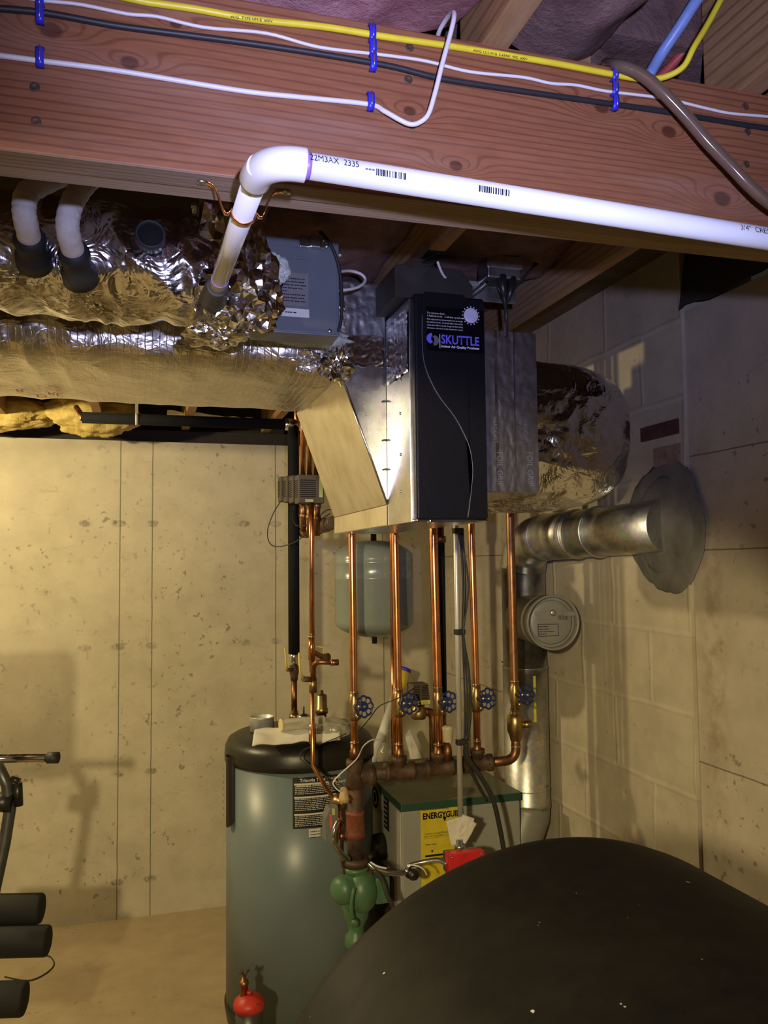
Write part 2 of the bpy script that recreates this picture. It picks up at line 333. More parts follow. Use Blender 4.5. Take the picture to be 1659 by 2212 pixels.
# ------------------------------------------------------------------ mesh tools
class MB:
    def __init__(s): s.bm = bmesh.new()
    def _basis(s, d):
        d = Vector(d).normalized(); a = Vector((0, 0, 1)) if abs(d.z) < 0.9 else Vector((1, 0, 0))
        u = d.cross(a).normalized(); return d, u, d.cross(u).normalized()
    def face(s, vs, smooth=False):
        try: f = s.bm.faces.new(vs); f.smooth = smooth; return f
        except ValueError: return None
    def box(s, lo, hi, bev=0.0, rot=None, seg=2):
        lo, hi = Vector(lo), Vector(hi); c = (lo+hi)/2
        r = bmesh.ops.create_cube(s.bm, size=1); vs = r['verts']
        for v in vs:
            v.co = Vector((v.co.x*(hi.x-lo.x), v.co.y*(hi.y-lo.y), v.co.z*(hi.z-lo.z)))
            if rot: v.co = rot @ v.co
            v.co += c
        if bev:
            es = list({e for v in vs for e in v.link_edges})
            bmesh.ops.bevel(s.bm, geom=es, offset=bev, segments=seg, profile=0.6, affect='EDGES')
        return s
    def cyl(s, p0, p1, r0, r1=None, seg=20, cap=True):
        return s.tube([p0, p1], r0, seg, cap, r1)
    def tube(s, pts, r, seg=12, cap=True, r1=None, radii=None, smooth=True):
        pts = [Vector(p) for p in pts]; N = len(pts)
        if radii is None: radii = [r + ((r1 if r1 is not None else r)-r)*i/(N-1) for i in range(N)]
        rings = []; u = None
        for i, p in enumerate(pts):
            d = (pts[min(i+1, N-1)]-pts[max(i-1, 0)]).normalized()
            if u is None: _, u, _ = s._basis(d)
            u = (u - d*u.dot(d)).normalized(); v = d.cross(u)
            k = 1.0
            rings.append([s.bm.verts.new(p+(u*math.cos(a)+v*math.sin(a))*radii[i]*k) for a in [2*math.pi*j/seg for j in range(seg)]])
        for a, b in zip(rings, rings[1:]):
            for j in range(seg): s.face([a[j], a[(j+1) % seg], b[(j+1) % seg], b[j]], smooth)
        if cap:
            s.face(list(reversed(rings[0]))); s.face(rings[-1])
        return s
    def lathe(s, o, d, prof, seg=32, a0=0, a1=2*math.pi, ref=None):
        """prof: list of (distance along d, radius)"""
        o = Vector(o); d, u, v = s._basis(d)
        if ref is not None: u = (Vector(ref)-d*Vector(ref).dot(d)).normalized(); v = d.cross(u)
        full = abs(a1-a0) > 6.28; n = seg if full else seg+1; rings = []
        for t, r in prof:
            if r < 1e-6: rings.append([s.bm.verts.new(o+d*t)]); continue
            rings.append([s.bm.verts.new(o+d*t+(u*math.cos(a)+v*math.sin(a))*r) for a in [a0+(a1-a0)*j/seg for j in range(n)]])
        for a, b in zip(rings, rings[1:]):
            m = seg
            for j in range(m):
                k = (j+1) % n
                if len(a) == 1 and len(b) == 1: continue
                if len(a) == 1: s.face([a[0], b[k], b[j]], True)
                elif len(b) == 1: s.face([a[j], a[k], b[0]], True)
                else: s.face([a[j], a[k], b[k], b[j]], True)
        if full:
            if len(rings[0]) > 2: s.face(list(reversed(rings[0])))
            if len(rings[-1]) > 2: s.face(rings[-1])
        return s
    def sphere(s, c, r, sc=(1, 1, 1), sub=3, fn=None):
        res = bmesh.ops.create_icosphere(s.bm, subdivisions=sub, radius=1)
        for v in res['verts']:
            n = v.co.normalized(); k = 1.0 if fn is None else fn(n)
            v.co = Vector(c)+Vector((n.x*sc[0], n.y*sc[1], n.z*sc[2]))*r*k
        for f in {f for v in res['verts'] for f in v.link_faces}: f.smooth = True
        return s
    def prism(s, poly, d, bev=0.0):
        """poly: 3D points of a flat face, extruded by the vector d"""
        a = [s.bm.verts.new(Vector(p)) for p in poly]; b = [s.bm.verts.new(Vector(p)+Vector(d)) for p in poly]
        n = len(a); fs = [s.face(a), s.face(list(reversed(b)))]
        for i in range(n): fs.append(s.face([a[i], b[i], b[(i+1) % n], a[(i+1) % n]]))
        if bev:
            es = list({e for f in fs if f for e in f.edges}); bmesh.ops.bevel(s.bm, geom=es, offset=bev, segments=2, profile=0.6, affect='EDGES')
        return s
    def grid(s, fn, nu, nv, closed_u=False, smooth=True):
        vs = [[s.bm.verts.new(Vector(fn(i/nu, j/nv))) for j in range(nv+1)] for i in range(nu if closed_u else nu+1)]
        N = len(vs)
        for i in range(nu):
            for j in range(nv): s.face([vs[i][j], vs[(i+1) % N][j], vs[(i+1) % N][j+1], vs[i][j+1]], smooth)
        return s
    def poly(s, pts): s.face([s.bm.verts.new(Vector(p)) for p in pts]); return s
    def build(s, name, mat, parent=None, loc=None, recalc=True):
        if recalc: bmesh.ops.recalc_face_normals(s.bm, faces=s.bm.faces[:])
        off = Vector((0, 0, 0))
        if parent is not None: off = Vector(parent['_w'])
        elif loc is not None: off = Vector(loc)
        else:
            xs = [v.co for v in s.bm.verts]
            off = Vector((sum(v.x for v in xs)/len(xs), sum(v.y for v in xs)/len(xs), min(v.z for v in xs)))
        for v in s.bm.verts: v.co -= off
        me = bpy.data.meshes.new(name); s.bm.to_mesh(me); s.bm.free()
        me.materials.append(MATS[mat]); o = bpy.data.objects.new(name, me); C.objects.link(o)
        if parent is not None: o.parent = parent; o['_w'] = tuple(off)
        else: o.location = off; o['_w'] = tuple(off)
        return o

def tag(o, label, cat, group=None):
    o['label'] = label; o['category'] = cat
    if group: o['group'] = group
    return o
def thing(name, loc, label, cat, group=None):
    o = bpy.data.objects.new(name, None); C.objects.link(o); o.location = loc; o['_w'] = tuple(loc)
    o.empty_display_size = 0.05
    return tag(o, label, cat, group)
def struct(name, mb, mat, loc=None, parent=None):
    o = mb.build(name, mat, parent, loc)
    if parent is None: o['kind'] = 'structure'
    return o
def copy_tree(o, loc, label=None):
    c = o.copy(); C.objects.link(c)
    if label: c['label'] = label
    c.location = loc
    for ch in o.children:
        d = ch.copy(); C.objects.link(d); d.parent = c
        for g in ch.children:
            e = g.copy(); C.objects.link(e); e.parent = d
    return c
def smooth_path(pts, k=8):
    P = [Vector(p) for p in pts]; out = []
    for i in range(len(P)-1):
        p0 = P[max(i-1, 0)]; p1 = P[i]; p2 = P[i+1]; p3 = P[min(i+2, len(P)-1)]
        for j in range(k):
            t = j/k; out.append(0.5*((2*p1)+(p2-p0)*t+(2*p0-5*p1+4*p2-p3)*t*t+(3*p1-p0-3*p2+p3)*t**3))
    out.append(P[-1]); return out
def arc(p0, c, p1, k=8):
    """bend from p0 to p1 with corner c"""
    p0, c, p1 = Vector(p0), Vector(c), Vector(p1)
    return [p0*(1-t)**2+c*2*t*(1-t)+p1*t*t for t in [i/k for i in range(k+1)]]
FAINT = ('small_print',)
def text(name, s, mat, parent, size, fn, ext=0.0, align='LEFT', bold=0.0, spacing=1.0, sx=1.0):
    """a text mesh; fn maps (u, v, w) of the flat text to the room"""
    if name in FAINT:      # print too small to read in the photo: broken dashes, one per word
        mb = MB(); u = 0.0
        for wd in s.split():
            w = len(wd)*size*0.48
            for k in range(max(1, len(wd)//2)):
                a, b = u+w*k/max(1, len(wd)//2), u+w*(k+0.82)/max(1, len(wd)//2)
                mb.poly([fn(a*sx, size*0.12, 0), fn(b*sx, size*0.12, 0), fn(b*sx, size*0.50, 0), fn(a*sx, size*0.50, 0)])
            u += w+size*0.3
        return mb.build(name, mat, parent, recalc=False)
    cu = bpy.data.curves.new(name, 'FONT'); cu.body = s; cu.size = size; cu.align_x = align; cu.extrude = ext; cu.offset = bold; cu.space_character = spacing
    cu.resolution_u = 3
    o = bpy.data.objects.new(name, cu); C.objects.link(o); bpy.context.view_layer.update()
    dg = bpy.context.evaluated_depsgraph_get(); me = bpy.data.meshes.new_from_object(o.evaluated_get(dg)); bpy.data.objects.remove(o)
    bm = bmesh.new(); bm.from_mesh(me); off = Vector(parent['_w'])
    for v in bm.verts: v.co = Vector(fn(v.co.x*sx, v.co.y, v.co.z)) - off
    bm.to_mesh(me); bm.free(); me.materials.clear(); me.materials.append(MATS[mat])
    ob = bpy.data.objects.new(name, me); C.objects.link(ob); ob.parent = parent; ob['_w'] = tuple(off)
    return ob
def rid(p, f, seed=0.0):
    q = Vector(p)*f + Vector((seed, seed*1.7, seed*0.3)); return 1-abs(noise.noise(q))*2
def fr(p, f, seed=0.0):
    return noise.noise(Vector(p)*f+Vector((seed, seed, seed)))

# ------------------------------------------------------------------ the setting
YB = 4.25; XR = 1.58; ZJ = 2.372; ZC = 2.645
XL = -3.4; YN = -2.6
struct('floor', MB().box((XL, YN, -0.1), (XR+0.3, YB+0.2, 0)), 'concrete_floor', (0, 0, 0))
struct('wall_back', MB().box((XL, YB, 0), (XR+0.3, YB+0.2, 2.305)), 'concrete_back', (0, 0, 0))
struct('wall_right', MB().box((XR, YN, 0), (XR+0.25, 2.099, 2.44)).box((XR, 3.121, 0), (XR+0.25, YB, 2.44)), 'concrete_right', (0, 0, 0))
def chim(u, v): return (XR-0.012, 2.10+u*(YB-2.10), v*ZC)
wc = struct('wall_chimney', MB().box((XR-0.012, 2.10, 0), (XR+0.25, 3.12, ZC)), 'painted_block', (0, 0, 0))
struct('wall_left', MB().box((XL-0.2, YN, 0), (XL, YB, ZC)), 'concrete_back', (0, 0, 0))
struct('wall_near', MB().box((XL, YN-0.2, 0), (XR+0.25, YN, ZC)), 'concrete_back', (0, 0, 0))
struct('ceiling', MB().box((XL, YN, ZC), (XR+0.3, YB+0.2, ZC+0.03)), 'subfloor_wood', (0, 0, 0))
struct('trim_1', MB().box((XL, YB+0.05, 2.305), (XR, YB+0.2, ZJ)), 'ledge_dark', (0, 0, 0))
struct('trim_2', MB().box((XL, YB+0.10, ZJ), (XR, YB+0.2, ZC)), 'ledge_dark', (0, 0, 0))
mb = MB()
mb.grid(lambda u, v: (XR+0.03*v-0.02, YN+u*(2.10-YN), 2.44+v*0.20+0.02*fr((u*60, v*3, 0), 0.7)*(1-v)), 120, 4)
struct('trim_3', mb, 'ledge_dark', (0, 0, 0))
# cement collar and bricks of the chimney
FH = at(1440, 1135, X=XR-0.012)
mb = MB()
for k, (r, t) in enumerate(((0.195, 0.009), (0.15, 0.022))):
    mb.sphere((XR-0.012, FH.y+0.01, FH.z), 1.0, (t, r, r*1.05), 4, lambda n: 1+0.12*fr(n, 1.6, k*3)+0.04*fr(n, 5, 1))
mb.build('cement_collar', 'shaded_cement', wc)
p = at(1385, 912, X=XR-0.012); q = at(1468, 944, X=XR-0.012)
MB().box((XR-0.018, q.y, at(1468, 938, X=XR).z), (XR, p.y, at(1468, 905, X=XR).z), 0.004).build('brick', 'brick_red', wc)
p = at(1412, 965, X=XR-0.012); q = at(1472, 1000, X=XR-0.012)
MB().box((XR-0.016, q.y, at(1472, 1000, X=XR).z), (XR, p.y, at(1472, 958, X=XR).z), 0.004).build('brick', 'brick_pink', wc)

# ------------------------------------------------------------------ beam, joists, insulation
YF = 0.965
bt = thing('main_beam', (0, YF, 2.15), 'big reddish brown wooden beam crossing the whole picture with cables on it', 'beam')
MB().box((XL+0.01, YF, 2.15), (XR-0.005, YF+0.038, ZJ), 0.002).build('front_plank', 'beam_fir', bt)
MB().box((XL+0.01, YF+0.0385, 2.152), (XR-0.005, YF+0.0765, ZJ), 0.003).build('back_plank', 'beam_edge_pale', bt)
mb = MB()
mb.box((XL+0.01, YF+0.001, 2.1485), (XR-0.005, YF+0.0375, 2.1505)); mb.build('dusty_underside', 'beam_edge', bt)
for (px, py) in ((75, 188), (78, 262), (885, 103), (882, 172), (1610, 230), (1615, 285), (1612, 355), (890, 270)):
    p = at(px, py, Y=YF); MB().lathe((p.x, YF+0.001, p.z), (0, -1, 0), [(0, 0.006), (0.0015, 0.0055), (0.002, 0.0035), (0.0012, 0.0025), (0.0012, 0)], 12).build('nail_head', 'rusty_iron', bt)

def joist(x, y0, y1, label, w=0.038):
    o = MB().box((x-w/2, y0, ZJ), (x+w/2, y1, ZC), 0.0015).build('floor_joist', 'joist_wood', None, (x, y0, ZJ))
    return tag(o, label, 'joist', 'ceiling joists')
jn = joist(0.447, YN+0.01, 1.042, 'pale floor joist meeting the beam top near the white cable loop')
jn2 = jn.copy(); C.objects.link(jn2); jn2.location.x = 0.853; jn2['label'] = 'orange lit floor joist in the top right corner above the yellow cable bend'
jn3 = jn.copy(); C.objects.link(jn3); jn3.location.x = 1.259; jn3['label'] = 'floor joist above the beam nearest the right wall'
jn4 = jn.copy(); C.objects.link(jn4); jn4.location.x = 0.041; jn4['label'] = 'floor joist hidden in pink insulation above the beam left of centre'
for x, lb in ((0.62, 'floor joist behind the beam with silver tape on its underside above the black cabinet'), (1.03, 'dark reddish joist behind the beam running down towards the grey outlet box'),
              (0.215, 'dark floor joist behind the beam above the grey metal panel'), (-0.19, 'floor joist above the foil covered duct left of the black hole'),
              (-0.60, 'floor joist above the foil duct at the left edge')):
    j = joist(x, 1.046, YB+0.02, lb)
    if abs(x-0.62) < 0.01:
        MB().box((x-0.021, 1.66, ZJ-0.0012), (x+0.021, 2.02, ZJ+0.028)).build('foil_tape_strip', 'foil_crumpled', j)
def batt(x0, x1, y0, y1, mat, label, z0=2.47, seed=0, sag=0.03):
    def fn(u, v):
        x = x0+u*(x1-x0); y = y0+v*(y1-y0)
        e = math.sin(math.pi*u)**0.5
        return (x, y, z0+0.03-0.035*e+sag*fr((x, y, 0), 5, seed)+0.012*fr((x, y, 0), 16, seed))
    mb = MB().grid(fn, 50, max(20, int((y1-y0)*60)))
    for x in (x0, x1): pass
    mb.box((x0+0.004, y0, z0+0.055), (x1-0.004, y1, ZC-0.004))
    return tag(mb.build('insulation_batt', mat), label, 'insulation')
batt(0.062, 0.426, -0.4, 1.04, 'pink_insulation', 'pink insulation bulging between joists above the yellow cable left of the white loop', 2.412, 1)
batt(-0.34, 0.020, -0.4, 1.04, 'pink_insulation', 'pink insulation above the top left of the beam', 2.412, 2)
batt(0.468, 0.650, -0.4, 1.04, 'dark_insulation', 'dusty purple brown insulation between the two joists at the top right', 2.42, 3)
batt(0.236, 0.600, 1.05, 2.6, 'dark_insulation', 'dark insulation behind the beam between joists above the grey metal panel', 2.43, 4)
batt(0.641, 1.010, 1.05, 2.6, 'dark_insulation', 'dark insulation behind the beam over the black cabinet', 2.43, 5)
# yellow fibreglass over the back wall at the left
def fluff(c, sc, seed, mat, name, label):
    mb = MB().sphere(c, 1.0, sc, 5, lambda n: 1+0.22*fr(n, 2.0, seed)+0.10*fr(n, 6, seed)+0.05*fr(n, 15, seed))
    return tag(mb.build(name, mat), label, 'insulation')
p = at(205, 905, Y=4.05); fluff((p.x, 4.05, p.z+0.03), (0.20, 0.10, 0.11), 3, 'yellow_insulation', 'fibreglass_tuft', 'bright yellow fibreglass hanging down above the back wall behind the black pipe')
p = at(30, 905, Y=4.05); fluff((p.x-0.12, 4.08, p.z+0.03), (0.30, 0.10, 0.085), 8, 'yellow_insulation', 'fibreglass_tuft', 'yellow fibreglass bundle resting on the wall top at the left edge')
p = at(470, 935, Y=4.12)
mb = MB().grid(lambda u, v: (0.12+u*0.85, 4.10-0.05*v+0.02*fr((u*9, v, 0), 1), 2.40-0.05*u+0.03*v+0.012*fr((u*14, v*2, 3), 1)), 60, 4)
tag(mb.build('vapour_wrap', 'paper'), 'thin white wrap lying under the black horizontal pipe at the wall top', 'wrap')

# ------------------------------------------------------------------ cables on the beam
def cable(name, pix, r, mat, label, cat='cable', Y=None, k=6):
    pts = []
    for q in pix:
        y = q[2] if len(q) > 2 else Y
        pts.append(at(q[0], q[1], Y=y))
    mb = MB().tube(smooth_path(pts, k), r, 10)
    return tag(mb.build(name, mat), label, cat)
YC = YF-0.004
yc = cable('electrical_cable', [(-60, -75), (120, -40), (295, 0), (350, 9), (425, 20), (550, 42), (700, 58), (830, 79), (955, 97), (1080, 117), (1195, 136), (1305, 157), (1380, 170, 0.955), (1430, 168, 0.945), (1475, 145, 0.93), (1500, 100, 0.92), (1530, 50, 0.92), (1570, -25, 0.92)],
      0.0042, 'cable_yellow', 'thick yellow electrical cable along the top of the beam', Y=YC)
def on_beam(px, py, px1, py1):
    a = at(px, py, Y=YF-0.0088); b = at(px1, py1, Y=YF-0.0088); d = (b-a).normalized()
    up = Vector((0, -1, 0)).cross(d); up = -up if up.z < 0 else up
    return lambda u, v, w: a+d*u+up*(v-0.0018)+Vector((0, -w, 0))
text('cable_print', 'W/G  TYPE NM-B  600V', 'print_ink', yc, 0.0045, on_beam(498, 35, 700, 58), sx=1.1)
text('cable_print', 'AWG 12-2 W/G  E-65447  90C  600V', 'print_ink', yc, 0.0045, on_beam(1022, 108, 1195, 136), sx=1.1)
cable('thin_cable', [(-40, -20), (60, -4), (100, 2), (175, 10), (275, 30), (340, 36), (440, 59), (575, 72), (690, 102), (830, 119), (920, 132), (1015, 155), (1130, 167), (1190, 180), (1245, 184), (1310, 197), (1430, 212), (1530, 235), (1580, 245), (1659, 252), (1740, 262)],
      0.0021, 'cable_white', 'thin wavy white wire between the yellow and black cables', Y=YF-0.003)
cable('coaxial_cable', [(-60, 12), (0, 18), (100, 28), (250, 55), (400, 75), (600, 102), (830, 140), (955, 170), (1130, 197), (1305, 222), (1430, 240), (1580, 265), (1659, 277), (1740, 290)],
      0.0038, 'cable_black', 'black cable stapled along the beam', Y=YC)
cable('white_cable', [(-60, 112), (0, 120), (85, 131), (250, 152), (450, 185), (550, 200), (650, 210), (795, 225), (830, 240, 0.955), (860, 257, 0.95), (885, 268, 0.948), (905, 265, 0.945), (925, 247, 0.94), (940, 200, 0.935), (955, 140, 0.93), (975, 65, 0.93), (981, 35, 0.935), (978, 27, 0.95), (965, 40, 0.975), (950, 65, 1.0), (944, 86, 1.02)],
      0.0031, 'cable_white', 'lower white cable that loops up over the yellow cable', Y=YF-0.0035)
ct = thing('clear_hose', tuple(at(1500, 270, Y=0.93)), 'clear brown vinyl hose crossing the right end of the beam', 'hose')
hp = smooth_path([at(x, y, Y=Y) for x, y, Y in ((1310, 138, 1.0), (1335, 142, 0.955), (1380, 158, 0.94), (1425, 193, 0.93), (1480, 250, 0.925), (1530, 308, 0.92), (1580, 360, 0.915), (1620, 402, 0.91), (1665, 440, 0.905), (1760, 500, 0.90))], 6)
MB().tube(hp, 0.0082, 16).build('hose_wall', 'clear_vinyl', ct)
MB().tube(hp, 0.0050, 12).build('brown_liquid', 'copper_old', ct)
cable('water_tube', [(1390, 190, 1.06), (1405, 158, 1.06), (1430, 115, 1.03), (1470, 55, 1.0), (1505, 0, 0.97), (1545, -60, 0.93)], 0.0085, 'pex_blue', 'blue water tube rising beside the yellow cable bend', 'tube')
cable('red_tube', [(1400, 195, 1.10), (1432, 160, 1.09), (1490, 100, 1.06), (1560, 30, 1.02), (1620, -40, 0.98)], 0.0075, 'pex_red', 'dull red tube behind the blue tube at the top right', 'tube')
# blue staples
def clip_at(px, py, label, grp=None, proto=[None]):
    p = at(px, py, Y=YF)
    if proto[0] is None:
        root = thing('cable_staple', (p.x, YF, p.z), label, 'cable staple', grp)
        def prof(u, v):
            a = math.pi*u; z = -math.cos(a)*0.0115
            return (p.x+(v-0.5)*0.0085, YF-0.0005-0.0105*max(0, math.sin(a))**0.4, p.z+z)
        MB().grid(prof, 24, 2).build('plastic_strap', 'clip_blue', root)
        me = root.children[0].modifiers.new('solid', 'SOLIDIFY'); me.thickness = 0.0016
        MB().tube([(p.x, YF-0.0118, p.z-0.009), (p.x, YF-0.0125, p.z-0.004), (p.x, YF-0.0125, p.z+0.004), (p.x, YF-0.0118, p.z+0.009)], 0.0009, 8).build('metal_rib', 'zinc', root)
        proto[0] = root; return root
    return copy_tree(proto[0], (p.x, YF, p.z), label)
G = 'blue staples holding cables to the beam'
for px, py, lb in ((88, 8, 'blue staple on the black cable at the left, upper of its pair'), (88, 35, 'blue staple on the black cable at the left, lower of its pair'),
                   (88, 128, 'blue staple on the lower white cable near the left edge'), (801, 76, 'blue staple holding the yellow cable mid beam, top of its stack'),
                   (802, 107, 'blue staple mid beam in the middle of its stack of three'), (803, 138, 'blue staple on the black cable mid beam, bottom of its stack'),
                   (798, 223, 'blue staple on the lower white cable where it turns down'), (1322, 162, 'blue staple on the yellow cable at the right, top of its stack'),
                   (1322, 194, 'blue staple on the thin white wire at the right, middle of its stack'), (1323, 224, 'blue staple on the black cable at the right, bottom of its stack')):
    clip_at(px, py, lb, G)

# ------------------------------------------------------------------ white PVC condensate pipe
YP = 0.815; RP = 0.0134
e0 = at(567, 343, Y=YP); zr = at(1659, 516, Y=YP)
pv = thing('pvc_pipe', (e0.x, YP, e0.z), 'white plastic pipe with elbow running under the beam and along it to the right', 'pipe')
slope = (zr.z-e0.z)/(zr.x-e0.x)
def px_(x): return Vector((x, YP, e0.z+slope*(x-e0.x)))
MB().tube([px_(e0.x+0.03), px_(1.2)], RP, 32).build('straight_pipe', 'pvc', pv)
pb = at(470, 618, Y=1.36)
dY = (pb-Vector(e0)).normalized()
MB().tube([Vector(e0)+dY*0.02, pb+dY*0.03], RP, 32).build('rear_pipe', 'pvc', pv)
xe = at(657, 343, Y=YP).x
body = arc(Vector(e0)+dY*0.055, Vector(e0), px_(xe), 14)
MB().tube([Vector(e0)+dY*0.060, *body, px_(xe+0.001)], 0.0172, 32).build('elbow', 'pvc', pv)
MB().tube([px_(xe), px_(xe+0.006)], RP+0.0002, 32).build('primer_ring', 'primer_purple', pv)
MB().tube([Vector(e0)+dY*0.058, Vector(e0)+dY*0.062], 0.0150, 24).build('primer_ring', 'primer_purple', pv)
q1 = Vector(e0)+dY*0.50
MB().tube([q1, q1+dY*0.004], RP+0.0007, 24).build('primer_ring', 'primer_purple', pv)
def pvct(x0, ang=0.0):
    def fn(u, v, w):
        a = v/RP+ang; c = px_(x0+u)
        return c+Vector((0, -math.cos(a)*(RP+0.0004), math.sin(a)*(RP+0.0004)))
    return fn
text('pipe_print', '122M3AX  2335', 'print_ink', pv, 0.0105, pvct(at(655, 340, Y=YP).x, 0.0), sx=0.80)
text('small_print', 'ABS/PVC', 'logo_grey', pv, 0.004, pvct(at(782, 360, Y=YP).x, -0.1), sx=0.8)
text('pipe_print', "3/4\"  CRESLINE", 'print_ink', pv, 0.0095, pvct(at(1583, 505, Y=YP).x, -0.05), sx=1.0)
for x0, x1, y in ((805, 868, 360), (1024, 1088, 406)):
    a = at(x0, y, Y=YP).x; b = at(x1, y, Y=YP).x; mb = MB(); x = a
    while x < b:
        w = random.choice((0.0006, 0.0012, 0.0018)); f = pvct(0, -0.1)
        for k in range(4):
            v0 = -0.0035+k*0.0017; mb.poly([f(x, v0, 0), f(x+w, v0, 0), f(x+w, v0+0.0017, 0), f(x, v0+0.0017, 0)])
        x += w+random.choice((0.0008, 0.0015))
    mb.build('barcode', 'print_ink', pv, recalc=False)
# copper hanger
hs = thing('pipe_strap', tuple(q1), 'copper strap hanging the plastic pipe from the underside of the beam', 'strap')
yk = YF+0.018; tt = (yk-e0.y)/dY.y; hc = Vector(e0)+dY*tt
loop = [Vector((hc.x+math.sin(a)*(RP+0.0015)*1.0, hc.y, hc.z-math.cos(a)*(RP+0.0015))) for a in [math.radians(t) for t in range(-100, 101, 10)]]
loop = [Vector((hc.x-0.045, hc.y, 2.1478)), Vector((hc.x-0.034, hc.y, 2.142)), Vector((hc.x-0.022, hc.y, 2.112))]+loop+[Vector((hc.x+0.022, hc.y, 2.112)), Vector((hc.x+0.034, hc.y, 2.142)), Vector((hc.x+0.048, hc.y, 2.1478))]
sp_ = smooth_path(loop, 3)
mb = MB().grid(lambda u, v: sp_[min(int(round(u*(len(sp_)-1))), len(sp_)-1)]+Vector((0, (v-0.5)*0.009, 0)), len(sp_)-1, 1)
o = mb.build('strap_band', 'copper', hs); md = o.modifiers.new('solid', 'SOLIDIFY'); md.thickness = 0.0012
for dx in (-0.05, 0.052): MB().lathe((hc.x+dx, yk, 2.1486), (0, 0, -1), [(0, 0.0055), (0.003, 0.005), (0.0035, 0.0028), (0.002, 0.002), (0.002, 0)], 14).build('screw', 'zinc', hs)

# ------------------------------------------------------------------ foil covered small plenum with hoses
PY, PZ, PR = 1.60, 2.262, 0.108
pl = thing('foil_duct', (-0.5, PY, PZ-PR), 'round foil wrapped duct with hose outlets under the beam at the left', 'duct')
def plen(u, v):
    x = -1.25+v*1.44; a = u*2*math.pi
    n = Vector((0, math.cos(a), math.sin(a))); base = Vector((x, PY, PZ))+n*PR
    low = max(0, 0.25-math.sin(a))/1.25
    right = min(1, max(0, (x+0.10)/0.18))
    amp = 0.0012+0.012*low**1.2+0.008*right
    w = Vector((x*1.3+0.35*base.z+0.03*fr(base, 9, 1), base.y*0.8, base.z*0.8-0.3*x))
    d = amp*(rid(w, 8, 2)-0.5)+0.45*amp*(rid(w, 21, 5)-0.5)
    d += 0.007*fr(base, 4, 4)
    taper = 1-0.35*max(0, (x-0.10)/0.09)**2 if x > 0.10 else 1
    return Vector((x, PY, PZ))+n*(PR*taper+d)
mb = MB().grid(plen, 120, 300, True)
mb.build('foil_jacket', 'foil', pl)
mb = MB().sphere((0.17, PY, PZ), 0.085, (0.7, 1, 1), 3); mb.build('duct_end', 'foil_dark', pl)
# rubber boots and white hoses
def boot(p, d, r, name='rubber_boot', parent=None, L=0.06):
    return MB().lathe(p, d, [(-0.03, r*1.45), (-0.006, r*1.40), (0.002, r*1.18), (0.012, r*1.15), (0.024, r*1.17), (0.026, r*1.24), (0.034, r*1.24), (0.036, r*1.14), (L, r*1.10), (L, r*0.85)], 36).build(name, 'rubber', parent)
for (px, py, hx, lb) in ((70, 545, 0, 'left white insulated hose rising from a black rubber collar'), (168, 578, 1, 'second white insulated hose from the left, rising from a black rubber collar')):
    b = at(px, py, Y=1.475)
    hz = thing('insulated_hose', tuple(b), lb, 'hose')
    dd = ((at(56, 478, Y=1.40) if hx == 0 else at(148, 500, Y=1.40))-b).normalized()
    boot(b, dd, 0.021, parent=hz, L=0.044)
    s = b+dd*0.02
    if hx == 0: pts = [s, at(56, 480, Y=1.40), at(52, 450, Y=1.39), at(62, 415, Y=1.40), at(110, 388, Y=1.43), at(170, 365, Y=1.50), at(215, 350, Y=1.60)]
    else: pts = [s, at(148, 505, Y=1.40), at(147, 470, Y=1.39), at(160, 430, Y=1.40), at(185, 395, Y=1.43), at(225, 360, Y=1.48), at(260, 345, Y=1.56)]
    path = smooth_path(pts, 8)
    rad = [0.0185*(1+0.03*math.sin(i*1.9)+0.03*fr(path[i], 40)) for i in range(len(path))]
    MB().tube(path, 0.0185, 28, True, radii=rad).build('hose_sleeve', 'duct_hose_white', hz)
h = at(325, 508, Y=1.47)
dn = (Vector((h.x, 1.47, h.z))-Vector((h.x, PY, PZ))).normalized()
MB().lathe(h, dn, [(-0.02, 0.026), (0.006, 0.026), (0.008, 0.0235), (0.006, 0.021), (-0.018, 0.021)], 32).build('outlet_ring', 'rubber', pl)
MB().lathe(h, dn, [(-0.018, 0.0215), (0.001, 0.0215), (0.001, 0)], 32).build('open_outlet', 'hole_black', pl)
# rubber boot gripping the PVC pipe
bb = thing('rubber_coupling', tuple(pb), 'black rubber sleeve on the end of the plastic pipe in crumpled foil', 'coupling')
MB().lathe(pb+dY*0.0, dY, [(-0.002, RP), (-0.004, 0.0185), (0.004, 0.0195), (0.02, 0.0205), (0.07, 0.0225), (0.10, 0.0235)], 32).build('sleeve', 'rubber', bb)
# crumpled foil round the boot
def crumple(c, sc, seed, f=3.0, amp=0.5, sub=4):
    def fn(n): return 1+amp*0.8*fr(n, f*0.6, seed)+amp*0.55*(rid(n, f*0.8, seed+3)-0.5)
    mb = MB().sphere(c, 1.0, sc, sub, fn)
    for v in mb.bm.verts: v.co += Vector([random.uniform(-1, 1)*0.055*min(sc) for _ in range(3)])
    for f_ in mb.bm.faces: f_.smooth = False
    return mb
c = at(500, 655, Y=1.50); o = crumple((c.x+0.01, 1.50, c.z+0.02), (0.060, 0.055, 0.062), 2).build('torn_foil', 'foil_crumpled', pl)
c = at(560, 640, Y=1.50); crumple((c.x, 1.52, c.z), (0.042, 0.045, 0.052), 9).build('torn_foil', 'foil_crumpled', pl)
c = at(470, 720, Y=1.53); crumple((c.x, 1.54, c.z), (0.055, 0.045, 0.022), 12, 2.6, 0.6).build('torn_foil', 'foil_crumpled', pl)
c = at(535, 560, Y=1.50); crumple((c.x, 1.53, c.z), (0.050, 0.05, 0.085), 15, 2.4, 0.5).build('torn_foil', 'foil_crumpled', pl)
